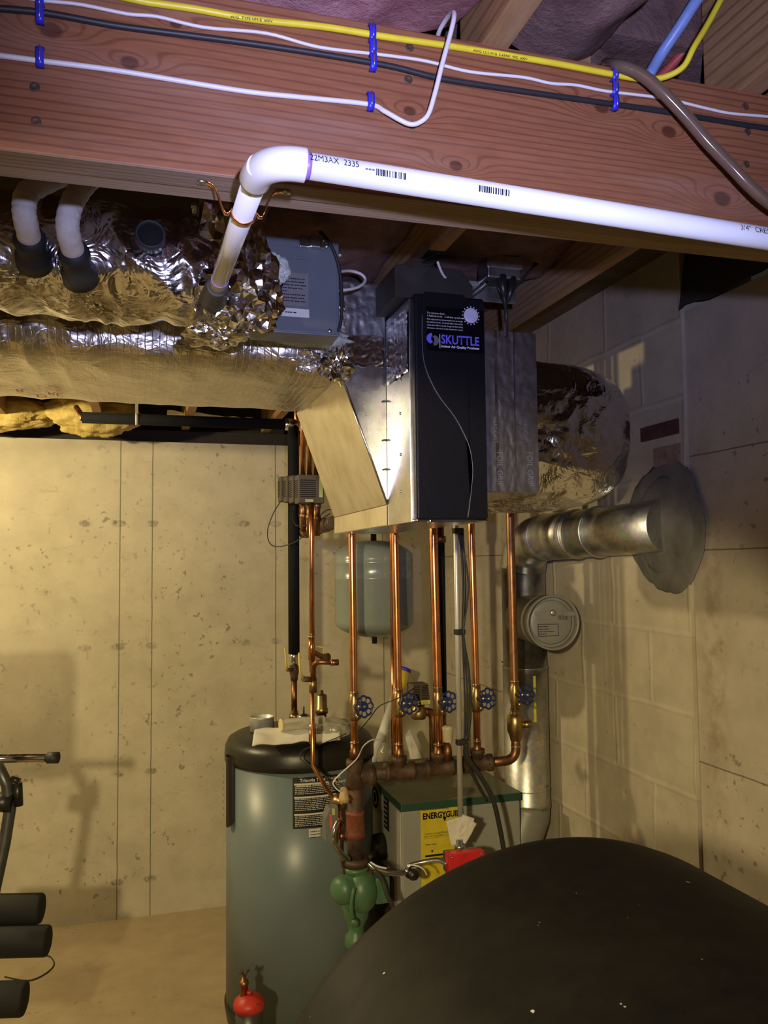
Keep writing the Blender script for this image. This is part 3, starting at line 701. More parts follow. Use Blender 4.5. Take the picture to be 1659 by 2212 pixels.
c = at(455, 480, Y=1.52); crumple((c.x+0.02, 1.56, c.z), (0.060, 0.06, 0.09), 19, 2.4, 0.5).build('torn_foil', 'foil_crumpled', pl)
c = at(603, 583, Y=1.55)
mb = MB().sphere((c.x-0.012, 1.55, c.z), 1.0, (0.028, 0.03, 0.028), 5, lambda n: 1+0.35*fr(n, 2, 4)+0.15*fr(n, 7, 2)+0.06*fr(n, 20, 2))
mb.build('fibreglass_lining', 'white_fibreglass', pl)

# ------------------------------------------------------------------ large faced duct behind
fd = thing('insulated_duct', (-0.3, 2.3, 2.165), 'big rectangular foil faced duct with printed facing running left from the transition', 'duct')
def rr(u, hx, hz, r, k=4):
    a = 2*math.pi*u; c, s_ = math.cos(a), math.sin(a); p = 0.38
    return Vector((0, hx*math.copysign(abs(c)**p, c), hz*math.copysign(abs(s_)**p, s_)))
def fsk(u, v):
    x = -1.6+v*2.09
    q = rr(u, 0.315, 0.122, 0.05); low = min(1, max(0, (x+0.5)/0.9)); lf = min(1, max(0, (-0.10-x)/0.3))
    base = Vector((x, 2.30, 2.285))+q
    n = q.normalized()
    fold = max(0, -q.y/0.315)
    d = (0.007+0.026*lf*(0.35+fold))*(rid((x*1.1, base.y*0.6, base.z), 9, 7)-0.5)+0.005*fr(base, 12, 1)+0.016*fr((x, base.y*0.3, 0), 2.2, 5)
    return base+n*d
MB().grid(fsk, 150, 420, True).build('foil_facing', 'facing_foil', fd)
def under(x, y): return lambda u, v, w: Vector((x+u, y+v, 2.150-0.0))
for px, py, s in ((30, 838, 'R'), (75, 850, 'D'), (100, 845, 'R'), (118, 848, 'E')):
    p = at(px, py, Z=2.158); text('facing_print', s, 'red_label', fd, 0.06, lambda u, v, w, p=p: Vector((p.x+u*0.7, p.y+v, 2.156)))
tf = crumple((0.40, 2.05, 2.20), (0.10, 0.06, 0.03), 31, 2.5, 0.5); tf.build('loose_flap', 'facing_foil', fd)
tf = crumple((0.47, 1.985, 2.19), (0.035, 0.03, 0.05), 37, 2.8, 0.7); tf.build('foil_tape_patch', 'foil_crumpled', fd)
p = at(660, 735, Y=1.96)
mb = MB().sphere((p.x+0.01, 1.97, p.z+0.01), 1.0, (0.10, 0.03, 0.022), 4, lambda n: 1+0.3*fr(n, 3, 8)); mb.build('fibreglass_edge', 'white_fibreglass', fd)

# ------------------------------------------------------------------ grey control panel
gy = 1.66
g0 = at(500, 702, Y=gy); g1 = at(738, 518, Y=gy)
gz0 = at(730, 727, Y=gy).z; gz1 = min(at(738, 520, Y=gy).z, 2.366)
gb = thing('control_panel', ((g0.x+g1.x)/2, gy, gz0), 'grey metal equipment panel with labels hanging behind the foil duct', 'control box')
gx0, gx1 = max(g0.x-0.02, 0.165), at(733, 620, Y=gy).x
MB().box((gx0, gy, gz0), (gx1, gy+0.075, gz1), 0.004).build('cabinet', 'grey_enamel', gb)
MB().box((gx0+0.003, gy-0.0035, gz0+0.003), (gx1-0.006, gy+0.001, gz1-0.02), 0.0015).build('cover', 'grey_enamel', gb)
MB().box((at(545, 563, Y=gy).x, gy-0.006, at(665, 563, Y=gy).z-0.001), (at(665, 563, Y=gy).x, gy-0.003, at(665, 563, Y=gy).z+0.001)).build('ridge', 'grey_enamel', gb)
MB().box((gx1-0.085, gy-0.004, gz1-0.018), (gx1-0.030, gy-0.0005, gz1+0.006), 0.002).build('mounting_bracket', 'steel', gb)
cl = MB().box((gx1-0.066, gy-0.018, gz1-0.022), (gx1-0.042, gy-0.004, gz1+0.003), 0.003); cl.cyl((gx1-0.066, gy-0.012, gz1-0.012), (gx1-0.042, gy-0.012, gz1-0.012), 0.006, seg=14); cl.build('cable_clamp', 'steel', gb)
for (px, py) in ((706, 532), (712, 715), (700, 518)):
    q = at(px, py, Y=gy-0.004); MB().lathe(q, (0, -1, 0), [(0, 0.0048), (0.002, 0.0042), (0.003, 0.002), (0.003, 0)], 12).build('screw', 'zinc', gb)
lx0, lx1 = at(600, 600, Y=gy).x, at(665, 600, Y=gy).x; lz0, lz1 = at(665, 665, Y=gy).z, at(665, 593, Y=gy).z
plain('faded_label', (0.17, 0.16, 0.16), 0.6)
MB().box((lx0, gy-0.0042, lz0), (lx1, gy-0.0034, lz1)).build('instruction_label', 'faded_label', gb); il = bpy.data.objects['instruction_label']
for k in range(9):
    z = lz1-0.008-k*(lz1-lz0-0.01)/9
    text('small_print', ['CAUTION', 'use copper conductors only', 'see wiring diagram inside', 'disconnect all power before', 'opening this cover panel'][k % 5], 'print_ink', il, 0.0055,
         lambda u, v, w, z=z: Vector((lx0+0.004+u, gy-0.0045, z+v)), sx=0.8)
MB().box((at(585, 683, Y=gy).x, gy-0.0042, at(668, 688, Y=gy).z), (at(667, 683, Y=gy).x, gy-0.0034, at(668, 670, Y=gy).z)).build('white_label', 'label_white', gb)
MB().box((at(520, 690, Y=gy).x, gy-0.0042, at(580, 691, Y=gy).z), (at(590, 690, Y=gy).x, gy-0.0034, at(580, 686, Y=gy).z)).build('white_label', 'label_white', gb)
text('small_print', 'MODEL NO.   SERIAL NO.', 'print_ink', gb, 0.006, lambda u, v, w: Vector((at(590, 683, Y=gy).x+u, gy-0.0047, at(668, 681, Y=gy).z+v)), sx=0.9)
cable('power_lead', [(690, 500, 1.652), (705, 515, 1.652), (722, 545, 1.652), (736, 600, 1.655), (738, 680, 1.655), (731, 715, 1.652)], 0.0035, 'cable_black', 'black lead down the right side of the grey metal panel')
cable('white_cable', [(734, 552, 1.85), (742, 530, 1.86), (748, 500, 1.88), (752, 460, 1.9)], 0.0032, 'cable_white', 'short white cable rising behind the grey panel')
cable('white_cable', [(728, 588, 1.79), (755, 585, 1.83), (780, 592, 1.84), (789, 605, 1.84), (778, 618, 1.82), (755, 625, 1.80), (735, 626, 1.79), (725, 622, 1.79)], 0.0034, 'cable_white', 'white cable making a loop right of the grey panel')

# ------------------------------------------------------------------ transition and air cleaner
HX0, HX1, HY0, HY1, HZ0, HZ1 = 0.602, 0.782, 1.80, 2.59, 1.783, 2.315
tr = thing('duct_transition', (0.55, 2.3, 1.84), 'shiny sheet metal duct transition sloping down to the black cabinet', 'duct')
poly = [(0.480, 2.0, 2.405), (HX0-0.001, 2.0, 2.405), (HX0-0.001, 2.0, 1.838), (0.481, 2.0, 2.172)]
MB().prism(poly, (0, 0.59, 0)).build('transition_body', 'sheet_metal', tr)
a = Vector((0.480, 2.0, 2.172)); b = Vector((HX0-0.001, 2.0, 1.838)); nn = Vector((-(a-b).z, 0, (a-b).x)).normalized(); nn = nn if nn.z < 0 else -nn
MB().prism([a+nn*0.001, b+nn*0.001, b+nn*0.0025, a+nn*0.0025], (0, 0.588, 0)).build('sloped_underside', 'sheet_dull', tr)
MB().tube([a+Vector((0, -0.002, 0)), b+Vector((0, -0.002, 0))], 0.003, 8).build('folded_edge', 'steel', tr)
# tape scraps on the transition
MB().grid(lambda u, v: (0.486+u*0.112, 1.9985-0.0005-0.0015*rid((u*3, v*3, 0), 2.0, 4), 2.27+v*0.13+0.004*fr((u*5, 0, 0), 1)), 30, 20).build('foil_tape_patch', 'foil_tape', tr)
MB().grid(lambda u, v: (0.482+u*0.115, 1.998-0.002*rid((u*3, v*3, 7), 2.5, 9), 2.19+v*0.075+0.01*fr((u*5, 0, 2), 1)), 30, 16).build('foil_tape_patch', 'foil_crumpled', tr)
for z in (2.10, 2.0, 1.925): MB().tube([(HX0-0.012, 1.997, z), (HX0-0.004, 1.994, z+0.002), (HX0+0.006, 1.994, z-0.003)], 0.0022, 8).build('wire_tie', 'machine_steel', tr)

ac = thing('air_cleaner', ((HX0+HX1)/2, HY0, HZ0), 'tall black duct air cleaner cabinet with blue lettering on its door', 'air cleaner')
MB().box((HX0, HY0+0.01, HZ0), (HX1-0.004, HY1, HZ1-0.005), 0.0015).build('housing', 'sheet_metal', ac)
MB().prism([(HX0-0.0015, 2.002, HZ0+0.002), (HX0-0.0015, 2.002, 1.835), (HX0-0.0015, HY1-0.002, 1.835), (HX0-0.0015, HY1-0.002, HZ0+0.002)], (-0.001, 0, 0)).build('flange_strip', 'sheet_dull', ac)
for z in (1.86, 1.95, 2.05, 2.13, 2.22):
    MB().lathe((HX0, 1.86+0.05*(z % 0.1)*10, z), (-1, 0, 0), [(0, 0.004), (0.002, 0.003), (0.003, 0)], 10).build('rivet', 'zinc', ac)
MB().grid(lambda u, v: (HX0-0.0012-0.003*rid((0, u*3, v*9), 2.4, 3), 1.815+u*0.17, 2.14+v*0.15+0.012*fr((u*4, 0, 1), 1)), 26, 30).build('foil_tape_patch', 'foil_crumpled', ac)
dx0 = HX0+0.004
# door: two panels and a raised curved edge
DZ0, DZ1 = HZ0+0.004, HZ1
door = MB().box((dx0, HY0-0.018, DZ0), (HX1, HY0+0.012, DZ1), 0.006, seg=3).build('door', 'cabinet_black', ac)
def crv(t):  # the groove curve, t from top to bottom
    pts = [(912, 680), (912, 735), (918, 790), (945, 850), (985, 905), (1012, 960), (1021, 1010), (1018, 1060), (1011, 1118)]
    return [at(x, y, Y=HY0-0.022) for x, y in pts]
cp = smooth_path(crv(0), 8)
zt = DZ1+0.004
top = [Vector((cp[0].x, HY0-0.0175, zt))]; right = Vector((HX1-0.003, HY0-0.0175, zt))
pol = [Vector((cp[0].x, HY0-0.0175, DZ1-0.004)), Vector((cp[0].x+0.008, HY0-0.0175, DZ1+0.004)), Vector((HX1-0.055, HY0-0.0175, DZ1+0.004)), Vector((HX1-0.045, HY0-0.0175, DZ1-0.006)), Vector((HX1-0.002, HY0-0.0175, DZ1-0.010)), Vector((HX1-0.002, HY0-0.0175, DZ0+0.003))]
pol += [Vector((p.x, HY0-0.0175, p.z)) for p in reversed(cp)]
mb = MB().prism(pol, (0, -0.0045, 0)); bmesh.ops.triangulate(mb.bm, faces=[f for f in mb.bm.faces if len(f.verts) > 6]); mb.build('raised_panel', 'cabinet_black', door)
MB().tube([Vector((p.x, HY0-0.0222, p.z)) for p in cp], 0.0008, 6).build('trim_line', 'logo_grey', door)
MB().box((dx0+0.03, HY0-0.022, DZ0-0.006), (HX1-0.03, HY0+0.0, DZ0+0.001), 0.002).build('bottom_latch', 'steel', door)
MB().box((dx0+0.0, HY0-0.020, DZ0-0.003), (HX1, HY0+0.01, DZ0+0.0005), 0.001).build('bottom_rail', 'steel', door)
fy = HY0-0.0224
sx0, sx1 = at(921, 700, Y=fy).x, HX1-0.004
MB().box((sx0, fy-0.0006, at(1000, 762, Y=fy).z), (sx1, fy+0.0002, at(1000, 668, Y=fy).z), 0.0002).build('door_sticker', 'sticker_black', door)
ft = fy-0.0010
def flat(x, z): return lambda u, v, w: Vector((x+u, ft-w, z+v))
z = lambda px, py: at(px, py, Y=ft).z
xx = lambda px: at(px, 740, Y=ft).x
def fit(name, s, mat, px0, px1, zb, size, **kw):
    cu = bpy.data.curves.new('m', 'FONT'); cu.body = s; cu.size = size; o = bpy.data.objects.new('m', cu); C.objects.link(o)
    bpy.context.view_layer.update(); w = o.dimensions.x; bpy.data.objects.remove(o)
    return text(name, s, mat, door, size, flat(px0, zb), sx=(px1-px0)/w, **kw)
fit('brand_name', 'SKUTTLE', 'logo_blue', xx(953), xx(1034), z(990, 744)+0.0, 0.0295, bold=0.0006)
fit('brand_line', 'Indoor Air Quality Products', 'white_print', xx(953), xx(1034), z(990, 752)-0.0005, 0.0078, bold=0.00025)
MB().box((xx(949.5), ft-0.0003, z(950, 752)), (xx(950.8), ft, z(950, 722))).build('logo_bar', 'white_print', door)
sc_, sz = xx(935), z(935, 733)
def swoosh(flip, mat):
    pts = []; R = 0.0155
    for i in range(15):
        t = i/14; a = math.radians(100+150*t)
        pts.append((math.cos(a)*R*1.0, math.sin(a)*R*0.85+0.002))
    for i in range(15):
        t = 1-i/14; a = math.radians(100+150*t)
        pts.append((math.cos(a)*R*0.35+0.003*t, math.sin(a)*R*(0.25+0.25*(1-t))+0.002-0.004*t))
    pol = [Vector((sc_+flip*x, ft-0.0001*(2 if flip > 0 else 1), sz+flip*zz)) for x, zz in pts]
    mb = MB(); f = mb.poly(pol); bmesh.ops.triangulate(mb.bm, faces=mb.bm.faces[:]); mb.build('emblem', mat, door, recalc=False)
swoosh(1, 'logo_blue'); swoosh(-1, 'logo_grey')
for k, s in enumerate(('To remove door:', '1. Pull knob on tab    2. Lift door up and out', 'Filter replacement is recommended every six months', 'for the best results.  As the dial light in the middle', 'of the door filter is needed change the filter during', 'the season, referred to in the homeowner manual')):
    e = xx(962) if k == 0 else xx(1000)
    fit('door_text', s, 'white_print', xx(923), e, z(923, 677+k*6.3+(0.6 if k > 1 else 0)), 0.0062 if k < 2 else 0.005)
kc = at(1017, 682, Y=ft); kc = Vector((kc.x, ft, kc.z))
MB().lathe(kc, (0, -1, 0), [(-0.001, 0.0185), (0.0025, 0.0180), (0.003, 0.0165), (0.0032, 0)], 36).build('dial', 'knob_white', door)
for k in range(16):
    a = 2*math.pi*k/16; r = 0.0212
    MB().box((kc.x+math.cos(a)*r-0.0012, ft-0.0003, kc.z+math.sin(a)*r-0.0012), (kc.x+math.cos(a)*r+0.0012, ft+0.0001, kc.z+math.sin(a)*r+0.0012)).build('dial_mark', 'white_print', door)
o = tag(MB().prism([(0.575, 1.83, 2.319), (0.575, 1.83, 2.395), (0.60, 1.83, 2.402), (0.745, 1.83, 2.398), (0.775, 1.83, 2.36), (0.772, 1.83, 2.319)], (0, 0.2, 0), 0.003).build('cardboard_flap', 'cardboard_dark'), 'dark brown board lying on top of the black air cleaner', 'board')

# right hand duct box
rb = thing('duct_box', (0.87, 2.2, 1.885), 'flat silver tape covered duct box right of the black cabinet', 'duct')
bx0, bx1 = HX1+0.006, at(1160, 880, Y=1.86).x
bz0 = at(1045, 1063, Y=1.86).z; bz1 = at(1045, 711, Y=1.86).z
MB().box((bx0, 1.86, bz0), (bx1, 2.58, bz1), 0.003).build('box_shell', 'sheet_metal', rb)
w_ = bx1-bx0
for k, (a, b) in enumerate(((0.0, 0.31), (0.36, 0.62), (0.64, 1.0))):
    MB().grid(lambda u, v, a=a, b=b, k=k: (bx0+w_*(a+(b-a)*u), 1.8585-0.0009*rid((u*2+k, v*9, 0), 1.5, k)-(k == 1)*0.0, bz0+0.002+v*(bz1-bz0-0.004)), 10, 60).build('foil_tape_strip', 'foil_tape', rb)
for px, s in ((1066, 'FOIL GRIP'), (1131, 'FOIL GRIP')):
    p = at(px+8, 975, Y=1.855)
    text('tape_print', s, 'logo_grey', rb, 0.022, lambda u, v, w, p=p: Vector((p.x+v, 1.8555, p.z-u*0.9)))
    p = at(px, 900, Y=1.855)
    text('tape_print', 'HARDCAST', 'logo_grey', rb, 0.014, lambda u, v, w, p=p: Vector((p.x+v, 1.8555, p.z-u*0.9)))
# foil wrapped elbow
def bulge(n):
    w = max(0, n.x)
    left = max(0, 0.6-n.x)
    return 1+0.05*(rid(n, 3.2, 6)-0.4)*left+0.03*(rid(n, 8, 2)-0.5)*left+0.04*fr(n, 1.6, 3)+0.012*(rid(n, 4, 9))
c = Vector((1.13, 2.30, 2.065))
def sq(n):
    return bulge(n)*(abs(n.x)**2.8+abs(n.y)**2.8+abs(n.z)**2.8)**(-1/2.8)
o = tag(MB().sphere(c, 1.0, (0.305, 0.26, 0.222), 6, sq).build('foil_elbow', 'foil'), 'bulging crinkled foil wrapped duct end between the silver box and the chimney', 'duct')

# grey outlet box and cords
jb = at(1085, 605, Y=1.82)
ob = thing('outlet_box', (jb.x, 1.82, jb.z), 'grey metal outlet box on the ceiling above the black cabinet', 'outlet box')
j0, j1 = at(1047, 625, Y=1.82), at(1118, 572, Y=1.82)
MB().box((j0.x, 1.80, j1.z-0.045), (j1.x, 1.86, j1.z+0.012), 0.004).build('box_body', 'zinc', ob)
MB().box((j0.x-0.002, 1.796, j1.z-0.020), (j1.x+0.002, 1.80, j1.z+0.010), 0.001).build('cover_plate', 'galvanised', ob)
MB().box((j0.x-0.045, 1.862, j1.z-0.085), (j1.x+0.015, 1.868, j1.z-0.035), 0.001).build('mounting_strip', 'galvanised', ob)
MB().box((j0.x+0.008, 1.815, j1.z-0.050), (j1.x-0.006, 1.850, j1.z-0.044), 0.003).build('outlet_face', 'plastic_black', ob)
pc = thing('extension_cord', (jb.x, 1.83, jb.z-0.06), 'black plug and cord hanging from the grey outlet box', 'cord')
pp = [at(1083, 598, Y=1.81), at(1086, 625, Y=1.80), at(1091, 655, Y=1.80), at(1094, 690, Y=1.80), at(1094, 725, Y=1.84)]
MB().tube(smooth_path(pp, 6), 0.0048, 12).build('cord', 'cable_black', pc)
MB().tube([pp[0], pp[0]*0.4+pp[1]*0.6, pp[1]*0.4+pp[2]*0.6], 0.012, 14, radii=[0.013, 0.013, 0.006]).build('plug', 'plastic_black', pc)
pp = [at(1106, 603, Y=1.81), at(1104, 625, Y=1.80), at(1097, 650, Y=1.80), at(1110, 625, Y=1.81), at(1135, 595, Y=1.82), at(1170, 560, Y=1.83), at(1210, 535, Y=1.84)]
MB().tube([pp[0], pp[1], pp[2]], 0.011, 14, radii=[0.012, 0.010, 0.005]).build('plug', 'plastic_black', pc)
MB().tube(smooth_path(pp[2:], 6), 0.004, 10).build('cord', 'cable_black', pc)
def flex(name, pix, r, mat, label, parent=None, cat='conduit', step=0.0035):
    pts = smooth_path(pix, 10); L = [0]
    for a, b in zip(pts, pts[1:]): L.append(L[-1]+(b-a).length)
    n = max(8, int(L[-1]/step*2)); out = []
    for i in range(n+1):
        t = L[-1]*i/n; k = 0
        while k < len(L)-2 and L[k+1] < t: k += 1
        f = (t-L[k])/max(1e-9, L[k+1]-L[k]); out.append(pts[k].lerp(pts[k+1], f))
    mb = MB().tube(out, r, 12, radii=[r*(1.0 if i % 2 else 0.84) for i in range(n+1)])
    o = mb.build(name, mat, parent)
    return tag(o, label, cat) if parent is None else o
flex('flexible_conduit', [at(1050, 612, Y=1.83), at(1035, 625, Y=1.84), at(1015, 640, Y=1.86), at(1000, 650, Y=1.90)], 0.008, 'machine_steel', 'dark corrugated conduit leaving the grey outlet box to the left')
cable('white_cable', [(945, 565, 1.80), (955, 590, 1.82), (968, 605, 1.84), (990, 615, 1.86)], 0.0032, 'cable_white', 'short white cable above the black cabinet beside the taped joist')

# ------------------------------------------------------------------ back wall piping
YI = 3.42
bp = thing('insulated_pipe', tuple(at(633, 1410, Y=YI)), 'vertical pipe in black foam insulation against the back wall', 'pipe')
zt_ = at(640, 918, Y=YI).z
ix = at(634, 1100, Y=YI).x
MB().cyl((ix, YI, at(633, 1412, Y=YI).z), (ix, YI, zt_), 0.0235, seg=24).build('foam_sleeve', 'foam_black', bp)
b0 = at(633, 1412, Y=YI).z
MB().lathe((ix, YI, b0+0.005), (0, 0, -1), [(0, 0.019), (0.02, 0.018), (0.04, 0.017), (0.055, 0.015)], 20).build('foil_wrap', 'foil_crumpled', bp)
MB().lathe((ix, YI, b0-0.05), (0, 0, -1), [(0, 0.012), (0.0, 0.020), (0.016, 0.021), (0.03, 0.019), (0.04, 0.016), (0.06, 0.015), (0.062, 0.011)], 20).build('ball_valve', 'rusty_iron', bp)
MB().cyl((ix, YI-0.005, b0-0.062), (ix-0.035, YI-0.035, b0-0.062), 0.010, 0.007, 12).build('valve_stem', 'rusty_iron', bp)
MB().tube([(ix-0.035, YI-0.035, b0-0.06), (ix-0.04, YI-0.04, b0-0.03), (ix-0.045, YI-0.04, b0+0.03)], 0.0035, 8).build('valve_handle', 'handle_yellow', bp)
MB().cyl((ix, YI, b0-0.11), (ix, YI, b0-0.245), 0.0125, seg=20).build('copper_stub', 'copper_old', bp)
MB().lathe((ix, YI, b0-0.235), (0, 0, -1), [(0, 0.0125), (0, 0.016), (0.012, 0.016), (0.012, 0.022), (0.032, 0.022), (0.034, 0.014), (0.12, 0.014)], 8).build('union_nut', 'brass', bp)
hp_ = thing('insulated_pipe', tuple(at(400, 908, Y=YI)), 'horizontal black insulated pipe along the top of the back wall', 'pipe')
xa = at(178, 902, Y=YI).x; xb = at(618, 917, Y=YI).x; zz0 = at(178, 902, Y=YI).z; zz1 = at(618, 917, Y=YI).z
MB().cyl((xa, YI, zz0), (xb, YI, zz1), 0.0225, seg=24).build('foam_sleeve', 'foam_black', hp_)
MB().lathe((xb-0.005, YI, zz1), (1, 0, 0), [(0, 0.024), (0.015, 0.026), (0.04, 0.024), (0.055, 0.018)], 16).build('foil_wrap', 'foil_crumpled', hp_)
xm = at(295, 905, Y=YI).x
MB().lathe((xm-0.005, YI, (zz0+zz1)/2), (1, 0, 0), [(0, 0.0235), (0.012, 0.0235)], 24).build('tape_band', 'cream_plastic', hp_)
MB().box((xm-0.006, YI-0.004, zz0), (xm+0.006, YI+0.004, ZJ+0.01)).build('hanger_strap', 'cream_plastic', hp_)
MB().tube([at(180, 906, Y=YI), at(172, 890, Y=YI+0.1), at(165, 880, Y=YI+0.25)], 0.011, 12).build('copper_stub', 'copper_old', hp_)

# three copper pipes and the zone valves
zg = 'copper risers above the zone valves'
rz = []
ZVY = (3.42, 3.27, 3.12, 2.97)
ZVX = [at(px, 1060, Y=y).x for px, y in zip((641, 655, 669, 684), ZVY)]
for k, (x, y) in enumerate(zip(ZVX, ZVY)):
    nm = ('farthest', 'second farthest', 'second nearest', 'nearest')[k]
    if k < 3: pass
    t = thing('zone_valve', (x, y, 1.90), nm+' vented zone valve in the row behind the beige duct panel', 'valve', 'zone valves in a row')
    zc = at((641, 655, 669, 684)[k], 1058, Y=y).z
    MB().cyl((x, y, zc+0.04), (x, y, 2.60 if y > 2.62 else 2.4), 0.0111, seg=18).build('copper_riser', 'copper', t)
    MB().box((x-0.075, y-0.034, zc-0.052), (x+0.022, y+0.034, zc+0.052), 0.004).build('actuator_box', 'valve_plastic', t)
    vb = MB()
    for i in range(9):
        zz = -0.030+i*0.0075
        vb.box((x-0.068+i*0.0, y-0.0352, zc+zz), (x-0.010, y-0.0342, zc+zz+0.003))
        vb.box((x-0.0762, y-0.028, zc+zz), (x-0.0752, y+0.028, zc+zz+0.003))
    vb.build('vent_slots', 'hole_black', t)
    MB().box((x+0.002, y-0.0352, zc-0.03), (x+0.016, y-0.0342, zc+0.04)).build('label_plate', 'label_green', t)
    MB().box((x-0.05, y-0.0352, zc-0.048), (x-0.02, y-0.0342, zc-0.038)).build('label_plate', 'label_green', t)
    MB().lathe((x, y, zc-0.05), (0, 0, -1), [(0, 0.016), (0.012, 0.017), (0.02, 0.013), (0.045, 0.012), (0.05, 0.016), (0.062, 0.016), (0.066, 0.0115), (0.12, 0.0115)], 18).build('valve_body', 'copper_old', t)
mn = thing('zone_manifold', (ZVX[0], ZVY[0], 1.82), 'thick dark copper manifold under the zone valves', 'pipe manifold')
m0 = at(655, 1150, Y=3.44); m1 = at(722, 1128, Y=2.90)
MB().tube([m0, m0.lerp(m1, 0.96), m1], 0.024, 20).build('manifold_pipe', 'rusty_iron', mn)
for t_ in (0.1, 0.3, 0.5, 0.7): 
    p_ = m0.lerp(m1, t_); MB().lathe(p_, (m1-m0), [(0, 0.024), (0.0, 0.028), (0.03, 0.028), (0.03, 0.024)], 18).build('collar', 'copper_old', mn)
cable('thermostat_wire', [(605, 1085, 3.40), (590, 1110, 3.40), (578, 1145, 3.40), (582, 1172, 3.38), (600, 1181, 3.36), (635, 1172, 3.3), (665, 1150, 3.2), (690, 1125, 3.1), (712, 1110, 3.0)], 0.0022, 'rubber', 'thin dark wire drooping left of the zone valves')
cable('thermostat_wire', [(640, 1080, 3.35), (633, 1110, 3.3), (640, 1135, 3.2), (675, 1130, 3.1), (700, 1105, 3.0), (716, 1100, 2.95)], 0.0022, 'rubber', 'thin dark wire looping over the zone valve manifold')

# slim copper pipe in front of the heater
YS = 2.80
sp = thing('copper_pipe', tuple(at(675, 1660, Y=YS)), 'slim copper pipe running down in front of the blue heater to the brass mixing valve', 'pipe')
s0 = at(673, 1160, Y=YS+0.02); s1 = at(674, 1450, Y=YS+0.02); s2 = at(676, 1655, Y=YS-0.03); s3 = at(724, 1732, Y=YS-0.08)
MB().tube([s0+Vector((0, 0, 0.12)), s0, s1], 0.0095, 16).build('upper_pipe', 'copper', sp)
MB().tube([s1+Vector((0, 0, 0.01)), s2+Vector((0, 0, 0.01)), s2, s3], 0.0072, 14).build('lower_pipe', 'copper', sp)
def tee(p, d=(0, 0, 1), r=0.0125, L=0.03, mat='copper_old', parent=None, name='fitting'):
    p = Vector(p); d = Vector(d).normalized()
    return MB().lathe(p-d*L/2, d, [(0, r*0.88), (0, r), (L, r), (L, r*0.88)], 18).build(name, mat, parent)
pt = at(673, 1400, Y=YS+0.02)
tee(pt, (0, 0, 1), 0.0115, 0.08, 'copper', sp); tee((pt.x, pt.y, pt.z+0.04), (0, 0, 1), 0.0122, 0.003, 'solder', sp)
MB().tube([pt+Vector((0, 0, -0.01)), at(700, 1422, Y=YS+0.1), at(713, 1424, Y=YS+0.1)], 0.0095, 14).build('side_branch', 'copper_old', sp)
tee(at(700, 1420, Y=YS+0.1), (1, 0.5, 0), 0.014, 0.04, 'brass', sp)
MB().tube([at(700, 1418, Y=YS+0.1), at(699, 1398, Y=YS+0.1), at(683, 1397, Y=YS+0.1)], 0.0028, 8).build('valve_handle', 'handle_yellow', sp)
e_ = at(680, 1431, Y=YS-0.04)
MB().tube([at(677, 1470, Y=YS-0.02), *arc(at(677, 1445, Y=YS-0.02), at(678, 1430, Y=YS-0.04), at(692, 1430, Y=YS-0.05), 6), at(731, 1431, Y=YS-0.06)], 0.0085, 14).build('capped_stub', 'copper_old', sp)
tee(at(722, 1431, Y=YS-0.06), (1, 0, 0), 0.0105, 0.028, 'copper_old', sp, 'end_cap'); tee(at(715, 1431, Y=YS-0.06), (1, 0, 0), 0.0108, 0.003, 'solder', sp)
tee(at(676, 1480, Y=YS), (0, 0, 1), 0.0135, 0.05, 'brass', sp)
tee(at(675, 1570, Y=YS), (0, 0, 1), 0.0120, 0.02, 'solder', sp); tee(at(675, 1590, Y=YS), (0, 0, 1), 0.0125, 0.05, 'copper_old', sp)
vz = at(660, 1467, Y=YS-0.0)
MB().cyl(at(676, 1468, Y=YS), at(655, 1467, Y=YS-0.03), 0.009, 0.010, 12).build('valve_stem', 'rusty_iron', sp)
MB().tube([at(656, 1466, Y=YS-0.03), at(648, 1452, Y=YS-0.04), at(646, 1410, Y=YS-0.04)], 0.0035, 8).build('valve_handle', 'handle_yellow', sp)

